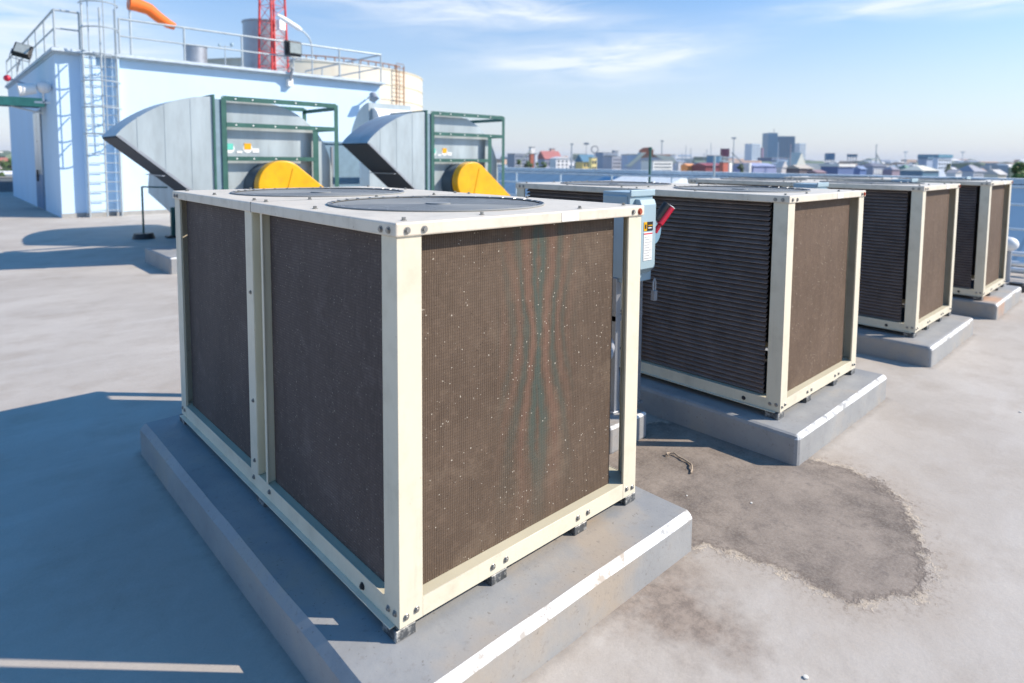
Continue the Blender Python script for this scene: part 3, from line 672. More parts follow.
# steel double door in the shaded side wall
dm = mat('door_steel', (.42, .46, .52), .3, .6, var=.25, scale=1.2); dlow = mat('door_low_blue', (.08, .20, .38), .4, .2)
b = MB(); b.box(-.03, -.001, 3.55, 5.55, 0, 3.5, mat('door_frame', (.22, .30, .38), .5)); dr = b.build('door', bd)
b = MB(); b.box(-.045, -.03, 3.65, 4.53, 1.25, 3.42, dm); b.box(-.045, -.03, 4.57, 5.45, 1.25, 3.42, dm); b.box(-.045, -.03, 3.65, 4.53, .05, 1.25, dlow); b.box(-.045, -.03, 4.57, 5.45, .05, 1.25, dlow); b.build('leaf', dr)
b = MB(); b.tube((-.09, 4.50, 1.0), (-.09, 4.50, 1.4), .03, blackm); b.box(-.09, -.045, 4.47, 4.53, 1.15, 1.22, blackm); b.build('handle', dr)
# green canopy over the door
r = thing('door_canopy', 'green flat canopy over the side door of the plant room', 'canopy', (BX0, 24.3, 0))
b = MB(); b.box(-4.2, -.05, 0, 1.6, 3.55, 3.60, mat('canopy_under_shade', (.02, .07, .06), .5)); b.box(-4.2, -.05, -.04, 0, 3.50, 3.78, mat('canopy_green', (.12, .42, .30), .5)); b.box(-4.2, -.05, 0, 1.6, 3.74, 3.78, mat('canopy_green', (.12, .42, .3))); b.build('canopy_slab', r)  # underside in a darker green, its shade put into the colour
b = MB(); b.tube((-1.4, 0, 3.72), (-.05, 0, 3.58), .03, white); b.tube((-.9, .3, 3.5), (-.05, .3, 3.3), .025, white); b.build('bracket', r)
# siren and beacon on the corner
r = thing('siren', 'white horn siren on a bracket above the green canopy', 'siren', (BX0 - .2, 22.95, 3.95))
b = MB(); b.tube((-.62, 0, -.05), (-.2, 0, .02), .20, white, r1=.15, n=16); b.ball((.0, -.05, .08), .2, white, 14); b.build('horn', r)
b = MB(); b.box(-.25, .15, -.03, .03, -.42, -.36, white); b.box(-.05, .0, -.03, .03, -.40, -.05, white); b.build('bracket', r)
b = MB(); b.ball((BX0 - 1.05, 23.2, 4.25), .10, redm, 12); b.tube((BX0 - 1.05, 23.2, 4.25), (BX0 - .5, 23.1, 4.05), .03, galv); tag(b.build('alarm_beacon'), 'small round red beacon beside the white horn siren', 'beacon')

# roof railing
r = thing('roof_railing', 'galvanised pipe railing round the edge of the plant room roof', 'railing', (BX0, BY, BH + .09))
def rail_run(p0, p1, n, skip=()):
    p0 = Vector(p0); p1 = Vector(p1)
    for z in (1.12, .58):
        b = MB(); b.tube(p0 + Vector((0, 0, z)), p1 + Vector((0, 0, z)), .035 if z > 1 else .027, railm, n=10); b.build('rail', r)
    for i in range(n + 1):
        if i in skip: continue
        p = p0.lerp(p1, i / n); b = MB(); b.tube(p, p + Vector((0, 0, 1.12)), .032, railm, n=10)
        b.box(p.x - .09, p.x + .09, p.y - .09, p.y + .09, -.06, .015, galv); b.build('post', r)
rail_run((0, -.2, 0), (.62, -.2, 0), 1); rail_run((1.66, -.2, 0), (11.05, -.2, 0), 5)
rail_run((0, -.2, 0), (0, 14.3, 0), 7, (0,))
rail_run((11.05, -.2, 0), (11.05, 7.0, 0), 4, (0,))

# caged ladder
lx = 2.55
r = thing('caged_ladder', 'galvanised caged ladder climbing the lit front of the plant room', 'ladder', (lx, BY - .30, 0))
for x in (0, .46, .86):
    b = MB(); b.tube((x, 0, 0), (x, 0, 6.5 if x else 7.2), .028, railm, n=8); b.build('stile', r)
for k in range(17):
    b = MB(); b.tube((0, 0, .2 + k * .30), (.86, 0, .2 + k * .30), .014, railm, n=6); b.build('rung', r)
for z in (2.6, 3.4, 4.2, 5.0, 5.8, 6.55, 7.2):
    b = MB(); pts = [(-.02 + .45 - .50 * math.cos(t), -.72 * math.sin(t), z) for t in [PI * i / 14 for i in range(15)]]; b.path(pts, .022, railm, 6); b.build('cage_hoop', r)
for t in (PI * .25, PI * .5, PI * .75):
    b = MB(); x, y = -.02 + .45 - .50 * math.cos(t), -.72 * math.sin(t); b.tube((x, y, 2.6), (x, y, 7.2), .016, railm, n=6); b.build('cage_bar', r)
for z in (1.0, 2.6, 4.2): 
    b = MB(); b.tube((0, 0, z), (0, .2, z), .02, railm, n=6); b.tube((.86, 0, z), (.86, .30, z), .02, railm, n=6); b.build('wall_bracket', r)

# floodlights
def flood(loc, rz, label, dz=0):
    r = thing('floodlight', label, 'floodlight', loc, rz, 'floodlights on the plant room roof edge')
    b = MB(); b.box(-.30, .30, -.10, .10, 0, .55, blackm); b.box(-.26, .26, -.22, -.10, .04, .50, blackm); b.build('housing', r, .03, 2)
    b = MB(); b.box(-.22, .22, -.232, -.221, .08, .46, mat('flood_glass', (.35, .38, .36), .15, .3)); b.build('glass', r)
    b = MB(); b.path([(-.33, 0, .25), (-.33, 0, -.12), (.33, 0, -.12), (.33, 0, .25)], .022, galv, 6); b.tube((0, 0, -.12), (0, .35, -.5), .025, galv, n=8); b.tube((0, 0, -.12), (0, .3, -.2), .025, galv, n=8); b.build('bracket', r)
    return r
fl = flood((9.0, BY - .55, 5.70), .1, 'dark floodlight clamped on the front railing beside the red mast')
f2 = copy_tree(fl, (BX0 - .62, 24.2, 5.05), 'greenish floodlight leaning out from the left corner of the plant room'); f2.rotation_euler = (-.35, .25, -.25); f2.scale = (.8, .8, .8)
# wall fittings near right end
b = MB(); b.box(8.95, 9.15, BY - .22, BY - .002, 4.62, 4.9, white); b.tube((9.05, BY - .2, 4.85), (9.02, BY - .45, 5.3), .05, galv); tag(b.build('junction_box', None, .01, 1), 'small white junction box under the front floodlight', 'junction box')
b = MB(); b.tube((12.35, BY - .05, 4.4), (12.35, BY - .5, 4.55), .035, galv); b.tube((12.35, BY - .5, 4.58), (12.35, BY - .62, 4.35), .14, galv, r1=.2, n=14); tag(b.build('wall_lamp'), 'small grey wall lamp near the right end of the blue wall', 'wall lamp')
b = MB(); b.tube((12.75, BY - .06, .2), (12.75, BY - .06, 4.5), .06, wallblue, n=10); tag(b.build('downpipe'), 'thin downpipe at the right end of the blue wall', 'downpipe')

# ------------------------------------------------------------------ things on the plant room roof
RZ = BH + .09
b = MB(); b.tube((6.95, 26, RZ), (6.95, 26, RZ + 1.15), .42, galv, n=24); b.tube((6.95, 26, RZ + 1.15), (6.95, 26, RZ + 1.2), .45, galv, n=24)
tag(b.build('vent_drum'), 'short steel drum vent on the plant room roof behind the railing', 'roof vent')
b = MB(); b.tube((9.95, 26.6, RZ), (9.95, 26.6, RZ + 2.6), .88, galv, n=28); b.tube((9.95, 26.6, RZ + 2.6), (9.95, 26.6, RZ + 2.66), .92, galv, n=28); b.tube((9.95, 26.6, RZ + .5), (9.95, 26.6, RZ + .54), .91, galv, n=28)
tag(b.build('exhaust_stack'), 'wide dark steel exhaust stack on the roof beside the red mast', 'stack')
r = thing('lattice_mast', 'tall red and white lattice mast rising from the plant room roof', 'mast', (9.75, 25.2, RZ), .3)
for sx, sy in ((-.42, -.42), (.42, -.42), (.42, .42), (-.42, .42)):
    b = MB(); b.tube((sx, sy, 0), (sx * .55, sy * .55, 9), .045, redtower, n=8); b.build('leg', r)
b = MB()
for k in range(14):
    z0, z1 = k * .62, (k + 1) * .62; s0 = .42 * (1 - .45 * z0 / 9); s1 = .42 * (1 - .45 * z1 / 9)
    cs0 = [(-s0, -s0, z0), (s0, -s0, z0), (s0, s0, z0), (-s0, s0, z0)]; cs1 = [(-s1, -s1, z1), (s1, -s1, z1), (s1, s1, z1), (-s1, s1, z1)]
    for i in range(4):
        j = (i + 1) % 4; b.tube(cs0[i], cs1[j], .012, redtower, n=5); b.tube(cs1[i], cs1[j], .012, redtower, n=5)
b.build('bracing', r)
b = MB(); b.box(-.1, .2, -.55, -.35, 2.1, 2.5, white); b.build('antenna_box', r)
r = thing('street_lamp', 'curved-arm lamp with long white head above the front railing', 'street lamp', (10.9, 24.0, RZ))
b = MB(); b.path([(0, 0, 0), (0, 0, 1.35), (-.03, 0, 1.6), (-.12, 0, 1.8), (-.30, 0, 1.98), (-.5, 0, 2.08)], .035, railm, 8); b.build('pole', r)
b = MB(); b.path([(-.45, 0, 2.06), (-.6, 0, 2.14), (-1.2, 0, 2.42), (-1.45, 0, 2.53)], [.07, .10, .10, .05], white, 10); b.build('lamp_head', r)
r = thing('windsock', 'orange windsock flying from a pole on the plant room roof', 'windsock', (4.72, 26.0, RZ))
b = MB(); b.tube((0, 0, 0), (0, 0, 2.9), .04, railm, n=8); b.build('pole', r)
b = MB(); b.path([(-.02, 0, 2.50), (.25, .02, 2.48), (.65, .03, 2.38), (.95, .03, 2.14), (1.30, .03, 1.93), (1.52, .03, 1.86)], [.26, .25, .22, .20, .17, .13], orange, 16); b.build('sock', r)
b = MB(); b.tube((7.25, 23.5, RZ), (7.25, 23.5, RZ + .95), .02, railm, n=6); b.tube((7.05, 23.5, RZ + .9), (7.5, 23.5, RZ + .95), .015, railm, n=6); b.ball((7.5, 23.5, RZ + 1.03), .07, boxm, 8); b.ball((7.05, 23.5, RZ + .95), .05, boxm, 8)
tag(b.build('wind_gauge'), 'small wind gauge on a thin post behind the railing', 'wind gauge')

# ------------------------------------------------------------------ storage tank
tk = thing('storage_tank', 'large cream storage tank with ribbed wall behind the plant room', 'storage tank', (20.9, 46.6, -12))
b = MB(); TR = 9.0; TH = 20.3
b.tube((0, 0, 0), (0, 0, TH), TR, tankcream, n=72); b.build('tank_wall', tk)
b = MB()
for k in range(9): b.tube((0, 0, TH - .1 - k * 1.05), (0, 0, TH - .02 - k * 1.05), TR + .05, tankcream, n=72)
b.build('ribs', tk)
b = MB(); b.tube((0, 0, TH), (0, 0, TH + 1.2), TR + .05, mat('tank_roof', (.66, .64, .60), .7), r1=.4, n=72); b.build('roof', tk)
b = MB(); a0 = math.radians(-122)
for i in range(26):
    t0 = math.radians(-118 + i * 1.9); p = (TR * math.cos(t0), TR * math.sin(t0), TH)
    if i % 2 == 0: b.tube(p, (p[0], p[1], TH + .28), .04, rust, n=6)
b.path([(TR * math.cos(math.radians(-118 + i * 1.9)), TR * math.sin(math.radians(-118 + i * 1.9)), TH + .28) for i in range(27)], .04, rust, 6)
b.build('top_railing', tk)
b = MB(); pa = math.radians(-71)
for d_ in (-.045, .045): b.tube(((TR + .3) * math.cos(pa + d_), (TR + .3) * math.sin(pa + d_), 6), ((TR + .3) * math.cos(pa + d_), (TR + .3) * math.sin(pa + d_), TH + .3), .05, rust, n=6)
for k in range(30): b.tube(((TR + .3) * math.cos(pa - .045), (TR + .3) * math.sin(pa - .045), 12 + k * .3), ((TR + .3) * math.cos(pa + .045), (TR + .3) * math.sin(pa + .045), 12 + k * .3), .025, rust, n=5)
b.build('ladder', tk)

# ------------------------------------------------------------------ railing at the right edge of the roof
KB = mat('kerb_concrete', (.36, .38, .40), .8, bump=.3)
b = MB(); b.box(12.85, 13.1, -9, 22, 0, .14, KB); tag(b.build('edge_kerb', None, .015, 1), 'low grey concrete kerb along the right edge of the roof', 'kerb')
r = thing('edge_railing', 'pale blue pipe railing standing on the kerb at the right edge', 'railing', (12.98, 0, .14))
br = mat('railing_pale_blue', (.55, .66, .72), .5)
for z, q in ((1.38, .025), (1.06, .022), (.62, .022)):
    b = MB(); b.tube((0, -9, z), (0, 21.8, z), q, br, n=8); b.build('rail', r)
for k in range(16):
    b = MB(); b.tube((0, -8.5 + k * 2, 0), (0, -8.5 + k * 2, 1.38), .025, br, n=8); b.build('post', r)
for k, (xx, zz, ww) in enumerate(((12.6, .36, 'upper'), (12.45, .21, 'middle'), (12.3, .12, 'lowest'))):
    b = MB(); b.tube((xx, -9, zz), (xx, 8, zz), .042, white, n=12)
    for j in range(6): b.box(xx - .05, xx + .05, -8 + j * 3, -7.9 + j * 3, 0, zz - .04, galv)
    tag(b.build('service_pipe'), 'white service pipe along the right kerb, %s of the three' % ww, 'pipe', 'white pipes beside the right kerb')
r = thing('turbine_vent', 'round white ventilator ball beside the right railing', 'roof ventilator', (11.6, .12, 0))
b = MB(); b.ball((0, 0, .62), .14, white, 16, .85); b.build('ball', r)
b = MB(); b.tube((0, 0, 0), (0, 0, .5), .05, galv, n=14); b.build('neck', r)
b = MB(); b.tube((10.75, -.14, .0), (10.75, -.14, .10), .13, blackm, n=14); b.tube((10.75, -.14, .10), (10.75, -.14, .13), .09, blackm, n=14); tag(b.build('rubber_plug'), 'small black round plug on the floor at the right frame edge', 'plug')
b = MB(); b.tube((13.3, 8.43, -.5), (13.3, 8.43, 2.29), .035, green, n=8); b.tube((13.3, 8.43, 2.2), (13.3, 8.43, 2.3), .05, green, n=8); tag(b.build('lightning_rod'), 'green lightning rod post rising above the second unit cap', 'post')
b = MB(); b.tube((13.3, 6.47, -.5), (13.3, 6.47, 2.07), .03, railm, n=8); tag(b.build('slim_post'), 'slim pale post rising above the second unit, right of the green post', 'post')

# neighbouring warehouse with blue metal roof
def seam_roof_mat(name, col, pitch=.9, axis=1):
    mt, nt, b = new_mat(name)
    tc = N(nt, 'ShaderNodeTexCoord'); sp = N(nt, 'ShaderNodeSeparateXYZ'); nt.links.new(tc.outputs['Object'], sp.inputs[0])
    s = math_n(nt, 'FRACT', math_n(nt, 'MULTIPLY', sp.outputs[axis], 1 / pitch)); g = math_n(nt, 'LESS_THAN', s, .08)
    n1 = ramp(nt, noise_n(nt, tc.outputs['Object'], .5, 5), .3, .7)
    c = mix_c(nt, n1, tuple(q * .85 for q in col), col); c = mix_c(nt, math_n(nt, 'MULTIPLY', g, .5), c, tuple(q * .5 for q in col))
    nt.links.new(c, b.inputs['Base Color']); b.inputs['Roughness'].default_value = .45; b.inputs['Metallic'].default_value = .2; return mt
wr = seam_roof_mat('warehouse_roof', (.16, .26, .36))
w = thing('warehouse', 'long blue metal-roofed warehouse just beyond the right roof edge', 'warehouse', (14.2, -20, 0))
b = MB(); b.prism([(0, -.9), (7.5, 1.46), (15, -.9), (15, -1.0), (0, -1.0)], 'y', 0, 62, wr); b.build('roof', w)
b = MB(); b.box(.3, 14.7, .3, 61.7, -12, -1.0, mat('warehouse_wall', (.45, .5, .55), .7)); b.build('wall', w)
b = MB(); b.box(7.1, 7.9, 0, 62, 1.36, 1.52, mat('ridge_cap', (.6, .66, .68), .5)); b.build('ridge_cap', w)
b = MB(); b.prism([(4.6, .5), (4.6, 1.0), (5.8, 1.32), (6.6, 1.1), (6.6, .8)], 'y', 31.6, 34.5, mat('monitor_white', (.7, .73, .73), .5)); mo = b.build('roof_monitor', w)
b = MB(); b.box(4.585, 4.6, 31.9, 32.9, .68, .92, mat('monitor_glass', (.03, .10, .10), .2)); b.box(4.585, 4.6, 33.2, 34.2, .68, .92, mat('monitor_glass', (.03, .1, .1))); b.build('window', mo)
b = MB(); b.add([(4.6, 34.9, .585), (6.6, 34.9, 1.21), (6.6, 36.2, 1.21), (4.6, 36.2, .585), (4.6, 34.9, .57), (6.6, 34.9, 1.19), (6.6, 36.2, 1.19), (4.6, 36.2, .57)], [(0, 1, 2, 3), (7, 6, 5, 4), (0, 4, 5, 1), (1, 5, 6, 2), (2, 6, 7, 3), (3, 7, 4, 0)], mat('skylight_blue', (.04, .12, .25), .3)); b.build('skylight', w)

# ------------------------------------------------------------------ floor litter
b = MB(); b.path([(2.255, .385, .010), (2.262, .402, .018), (2.29, .398, .012), (2.307, .372, .016), (2.295, .33, .008), (2.283, .289, .014), (2.28, .255, .008), (2.262, .22, .012), (2.24, .20, .02), (2.21, .18, .01), (2.169, .162, .008)], .0055, mat('cord_pale', (.42, .33, .24), .8), 6)
tag(b.build('cord_scrap'), 'curled scrap of pale cord lying on the dark floor stain', 'cord scrap')
peb = mat('pebble_pale', (.72, .70, .64), .8)
def gpt(px, py):
    r_ = ray(px, py); p_ = CAM + r_ * (-CAM.z / r_.z); return p_.x, p_.y
for (x, y, s, lb) in ((*gpt(806, 673), .020, 'tiny white chip on the sunny floor at the bottom of the picture'), (1.93, .04, .011, 'tiny pale chip on the stain right of the cord scrap'), (2.13, -.25, .013, 'tiny pale chip on the middle of the stain'), (4.9, -1.05, .02, 'tiny white chip on the floor before the third pad')):
    b = MB(); b.ball((x, y, s * .2), s * .55, peb, 7, .5); tag(b.build('paint_chip'), lb, 'chip', 'pale chips on the floor')

# ------------------------------------------------------------------ city
GZ = -12.0
cg, cnt, cb = new_mat('city_ground')
_tc = N(cnt, 'ShaderNodeTexCoord'); _n = ramp(cnt, noise_n(cnt, _tc.outputs['Object'], .012, 6, .7), .4, .6)
_c = mix_c(cnt, _n, (.07, .10, .05), (.22, .23, .23)); cnt.links.new(_c, cb.inputs['Base Color']); cb.inputs['Roughness'].default_value = .9
b = MB(); b.add([(-6000, -6000, GZ), (6000, -6000, GZ), (6000, 6000, GZ), (-6000, 6000, GZ)], [(0, 1, 2, 3)], cg); b.build('city_ground', kind='structure')
YAW = math.atan2(RT.y, RT.x)
def cm(name, col, rough=.75): return mat('city_' + name, col, rough, var=.08, scale=.15)
winm = cm('window', (.05, .07, .10), .3)
def frame_at(px, Z, rot=0):
    p = at(px, 165, Z); return (p.x, p.y, GZ), YAW + rot
def top_h(py, px, Z): return at(px, py, Z).z - GZ
def wid(a, b, Z): return (b - a) / F * Z
def windows(root, w, z0, z1, cols, rows, fx=.55, fz=.5, y=0, xo=0, mm=None, strip=False):
    mm = mm or winm; cw = w / cols; rh = (z1 - z0) / rows
    for j in range(rows):
        if strip:
            b = MB(); b.box(xo - w * .47, xo + w * .47, y - .12, y - .02, z0 + rh * j + rh * .25, z0 + rh * j + rh * (.25 + fz), mm); b.build('window', root); continue
        for i in range(cols):
            x = xo - w / 2 + cw * (i + .5); z = z0 + rh * (j + .5)
            b = MB(); b.box(x - cw * fx / 2, x + cw * fx / 2, y - .12, y - .02, z - rh * fz / 2, z + rh * fz / 2, mm); b.build('window', root)
def building(name, label, cat, px0, px1, py, Z, col, depth=10, rot=.5, roof=None, roofcol=None, roofh=0, cols=0, rows=0, z0=None, strip=False, group=None, wm=None, fx=.55, fz=.5):
    wf = wid(px0, px1, Z); depth = min(depth, .30 * wf / max(math.sin(rot), .05)); w = (wf - depth * math.sin(rot)) / math.cos(rot)
    loc, rz = frame_at((px0 + px1) / 2 + depth * math.sin(rot) / 2 * F / Z, Z, rot); r = thing(name, label, cat, loc, rz, group)
    h = top_h(py, (px0 + px1) / 2, Z); wallh = h - roofh
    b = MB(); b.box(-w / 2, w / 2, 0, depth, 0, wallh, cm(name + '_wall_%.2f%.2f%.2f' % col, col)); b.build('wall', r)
    b = MB(); rm = cm(name + '_roof_%.2f%.2f%.2f' % (roofcol or col), roofcol or (.35, .36, .37)); o = w * .03
    if roof == 'gable': b.prism([(-w / 2 - o, wallh), (w / 2 + o, wallh), (0, h)], 'y', -.4, depth + .4, rm)
    elif roof == 'side': b.prism([(-.6, wallh), (depth + .6, wallh), (depth / 2, h)], 'x', -w / 2 - o, w / 2 + o, rm)
    elif roof == 'hip':
        b.add([(-w / 2 - o, -.5, wallh), (w / 2 + o, -.5, wallh), (w / 2 + o, depth + .5, wallh), (-w / 2 - o, depth + .5, wallh), (-w * .2, depth / 2, h), (w * .2, depth / 2, h)], [(0, 1, 5, 4), (2, 3, 4, 5), (1, 2, 5), (3, 0, 4), (0, 3, 2, 1)], rm)
    elif roof == 'slab': b.box(-w / 2 - o, w / 2 + o, -.6, depth + .6, wallh, h, rm)
    else: b.box(-w / 2 - o / 2, w / 2 + o / 2, -.2, depth + .2, wallh, wallh + .35, rm)
    b.build('roof', r)
    if cols or rows: windows(r, w * .92, z0 if z0 is not None else wallh * .45, wallh * .97, max(cols, 1), rows, fx, fz, strip=strip, mm=wm)
    return r, w, h
# left of the hall
building('apartment_block', 'grey-blue low block at the left end of the right-hand skyline', 'building', 507, 533, 154, 420, (.30, .33, .40), 20, cols=7, rows=4)
r, w, h = building('water_tank_tower', 'white square tower head above the slanted conveyor', 'tower', 529, 535, 147.5, 300, (.80, .78, .76), 3)
building('brick_annex', 'small brick-red block under the white tower head', 'building', 529, 534, 154, 296, (.42, .13, .08), 3)
building('silo', 'narrow pale grey silo beside the brick-red block', 'silo', 534, 537.5, 154, 294, (.62, .64, .70), 2.5)
def slant(name, label, cat, p0, p1, Z, wpx, col):
    a = at(*p0, Z); c = at(*p1, Z); b = MB(); q = wpx / F * Z; n = Vector((FW.x, FW.y, 0)).normalized() * q * 1.5; u = Vector((0, 0, q))
    b.add([a, c, c + u, a + u, a + n, c + n, c + n + u, a + n + u], [(0, 1, 2, 3), (7, 6, 5, 4), (0, 4, 5, 1), (3, 2, 6, 7), (0, 3, 7, 4), (1, 5, 6, 2)], cm(name + '_m', col))
    for t in (.15, .9): p = a.lerp(c, t) + n * .5; b.tube((p.x, p.y, GZ), p, q * .3, cm(name + '_m', col), n=6)
    tag(b.build(name), label, cat)
slant('conveyor', 'slanted pale conveyor rising to the white tower head', 'conveyor', (519, 163), (531, 151), 298, 1.8, (.66, .64, .54))
building('red_roof_hall', 'long hall with a pinkish red roof behind the white house', 'building', 537, 562, 151, 330, (.40, .40, .50), 18, roof='side', roofcol=(.42, .15, .14), roofh=4.2, cols=6, rows=2)
building('roof_cabin', 'small white and red cabin on the ridge of the red roofed hall', 'cabin', 549, 555, 149, 338, (.62, .40, .36), 3)
building('white_house', 'white house with square dark windows in front of the red roof', 'house', 550, 569.5, 156.5, 260, (.82, .80, .80), 8, roof='gable', roofcol=(.70, .68, .68), roofh=.8, cols=3, rows=4, z0=8.5, fx=.42, fz=.45)
building('yellow_house', 'yellow house with a blue roof', 'house', 576, 597, 154.5, 270, (.68, .54, .22), 9, roof='side', roofcol=(.08, .20, .30), roofh=3.2, cols=4, rows=2, z0=9)
building('yellow_annex', 'smaller pale yellow annex at the right of the yellow house', 'house', 589, 597, 158, 262, (.85, .70, .30), 5, cols=2, rows=2, z0=9.5)
building('office_block', 'blue-grey long office block between the yellow house and the big hall', 'building', 596, 618, 153, 380, (.32, .38, .48), 15, cols=7, rows=4, z0=9)
building('office_block', 'pale grey block with two window rows left of the big hall', 'building', 604, 629, 157, 330, (.48, .49, .54), 12, cols=8, rows=3, z0=10)
building('roof_cabin', 'tiny blue-grey cabin on top of the long office block', 'cabin', 612, 618, 151, 384, (.25, .30, .38), 4)
# the big hall
r, w, h = building('market_hall', 'big hall with slanted cream roofs and a red top floor', 'building', 628, 675, 155, 300, (.55, .60, .72), 22, rot=0, roofcol=(.52, .50, .44))
Zh = 300
def pt(px, py, Z=Zh): 
    p = at(px, py, Z); d = p - Vector(r.location); c_, s_ = math.cos(-(r.rotation_euler.z)), math.sin(-(r.rotation_euler.z))
    return (d.x * c_ - d.y * s_, d.z)
b = MB(); b.prism([pt(626, 166), pt(641, 152.5), pt(646, 152.5), pt(631, 166)], 'y', -1.2, 8, cm('hall_cream', (.85, .80, .64))); b.prism([pt(652, 154), pt(672, 156.5), pt(677, 163), pt(669, 163)], 'y', -1.0, 8, cm('hall_cream', (.85, .80, .64))); b.build('slanted_roof', r)
b = MB(); b.prism([pt(641, 155), pt(641, 150), pt(645, 147.5), pt(650, 147.5), pt(653, 150), pt(653, 155)], 'y', -.6, 6, cm('hall_red', (.42, .13, .07))); b.build('top_floor', r)
b = MB(); b.prism([pt(641, 158), pt(641, 154), pt(670, 154.5), pt(670, 156)], 'y', -.5, 0, cm('hall_brown', (.40, .22, .16))); b.build('brown_band', r)
building('white_front_block', 'white block with three long window strips before the big hall', 'building', 643, 674, 161, 270, (.84, .83, .80), 8, rows=3, z0=9.6, strip=True, fz=.3)
building('orange_shed', 'orange shed right of the white block', 'shed', 682, 696, 163.5, 280, (.80, .32, .10), 8, roof='side', roofcol=(.75, .33, .14), roofh=1)
building('white_shed', 'small pale shed between the white block and the orange shed', 'shed', 676, 683, 162.5, 290, (.62, .64, .68), 8)
building('maroon_warehouse', 'long dark maroon warehouse right of the orange shed', 'warehouse', 695, 725, 163, 275, (.24, .05, .07), 12, roof='side', roofcol=(.28, .07, .09), roofh=1.2)
building('maroon_warehouse', 'short brighter red warehouse end with orange foot', 'warehouse', 720, 729, 162.5, 270, (.60, .15, .10), 8)
building('blue_shed', 'blue flat shed above the maroon warehouse', 'shed', 708, 722, 156, 330, (.12, .26, .38), 8)
def on_legs(name, label, cat, px0, px1, py0, py1, Z, col):
    loc, rz = frame_at((px0 + px1) / 2, Z); r = thing(name, label, cat, loc, rz); w = wid(px0, px1, Z); h0 = top_h(py1, px0, Z); h1 = top_h(py0, px0, Z)
    b = MB(); b.box(-w / 2, w / 2, 0, w, h0, h1, cm(name + '_t%.2f' % col[0], col)); b.box(-w / 2 - .1, w / 2 + .1, -.1, w + .1, h1, h1 + .25, cm('leg_grey', (.3, .3, .33))); b.build('tank', r)
    for i in (-.8, .8):
        for j in (.1, .9): b = MB(); b.tube((i * w / 2, j * w, 0), (i * w / 2, j * w, h0), w * .05, cm('leg_grey', (.3, .3, .33)), n=6); b.build('leg', r)
on_legs('water_tank', 'dark maroon square tank on legs above the blue shed', 'water tank', 722, 729, 149, 156.5, 340, (.25, .05, .09))
on_legs('water_tank', 'square blue water tank on legs right of the office tower', 'water tank', 827.5, 834.5, 153.5, 160, 420, (.08, .20, .34))
on_legs('lookout', 'small flat-topped lookout tower beside the blue water tank', 'tower', 850, 857, 154.5, 157, 400, (.14, .24, .34))
# tall offices
tw = cm('tower_glass', (.03, .10, .18), .25)
r, w, h = building('office_tower', 'tall dark blue glass office tower, highest on the skyline', 'office tower', 776, 794, 136.5, 900, (.10, .25, .38), 22, rot=0, cols=6, rows=9, z0=20, wm=tw, fx=.8, fz=.6)
b = MB(); w2 = wid(767, 776.5, 900); h2 = top_h(133, 771, 900); b.box(-w / 2 - w2, -w / 2, -2, 20, 0, h2, cm('tower_core', (.08, .24, .38), .4)); b.tube((-w / 2 - w2 * .2, 5, h2), (-w / 2 - w2 * .2, 5, h2 + 6), .4, cm('leg_grey', (.3, .3, .33)), n=6); b.build('stair_tower', r)
pale = cm('pale_far', (.50, .58, .66))
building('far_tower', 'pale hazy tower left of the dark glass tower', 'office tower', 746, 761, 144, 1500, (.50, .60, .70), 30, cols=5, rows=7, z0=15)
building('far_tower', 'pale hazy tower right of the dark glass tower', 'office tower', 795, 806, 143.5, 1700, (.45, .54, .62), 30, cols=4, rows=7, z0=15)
building('side_tower', 'narrow maroon-grey slab left of the glass tower foot', 'building', 760.5, 763.5, 148, 800, (.24, .17, .26), 10)
building('podium_block', 'dark blue podium block at the foot of the glass tower', 'building', 761, 790, 158, 700, (.08, .13, .24), 20, cols=8, rows=2, z0=10)
building('lavender_warehouse', 'long lavender-blue warehouse in front of the glass tower', 'warehouse', 738, 780, 163, 300, (.28, .32, .52), 15, roof='side', roofcol=(.34, .38, .55), roofh=1.5)
loc, rz = frame_at(747.5, 285); b = MB(); b.tube((0, 0, 0), (0, 0, top_h(163, 747, 285)), wid(0, 3.6, 285), cm('tank_white', (.82, .80, .76)), n=20); o = b.build('white_tank'); o.location = loc; o.rotation_euler.z = rz; tag(o, 'round white tank before the lavender-blue warehouse', 'tank')
slant('crane_boom', 'pale slanted boom left of the lavender-blue warehouse', 'crane', (742, 163), (732, 153), 320, 1.0, (.66, .64, .55))
building('sawtooth_shed', 'pale peaked shed beside the lavender-blue warehouse', 'shed', 778, 788, 161, 290, (.66, .62, .60), 9, roof='gable', roofcol=(.70, .66, .62), roofh=3)
building('peaked_hall', 'cream peaked hall at the right of the glass tower foot', 'building', 789, 807, 152.5, 420, (.50, .48, .48), 14, roof='gable', roofcol=(.66, .66, .58), roofh=9)
building('brown_workshop', 'low brown workshop with wide roof before the peaked hall', 'workshop', 790, 815, 165, 270, (.16, .13, .14), 10, roof='side', roofcol=(.52, .46, .38), roofh=1.5)
building('brown_workshop', 'low reddish workshop between the brown workshop and the white roof', 'workshop', 810, 828, 170, 240, (.20, .10, .12), 10, roof='side', roofcol=(.30, .20, .22), roofh=1)
building('white_roof_store', 'blue store under a flat white roof below the blue water tank', 'store', 826, 857, 164, 260, (.10, .16, .34), 12, roof='slab', roofcol=(.80, .78, .74), roofh=1.1)
building('blue_store', 'low blue store right of the flat white roof', 'store', 855, 868, 166, 280, (.10, .18, .40), 10, roof='side', roofcol=(.22, .30, .46), roofh=1.4)
building('dark_hall', 'wide dark-roofed hall with pale bays near the antenna mast', 'building', 862, 890, 163, 300, (.30, .33, .42), 14, roof='hip', roofcol=(.16, .17, .22), roofh=1.6, cols=5, rows=1, z0=8, wm=cm('bay', (.8, .78, .74)))
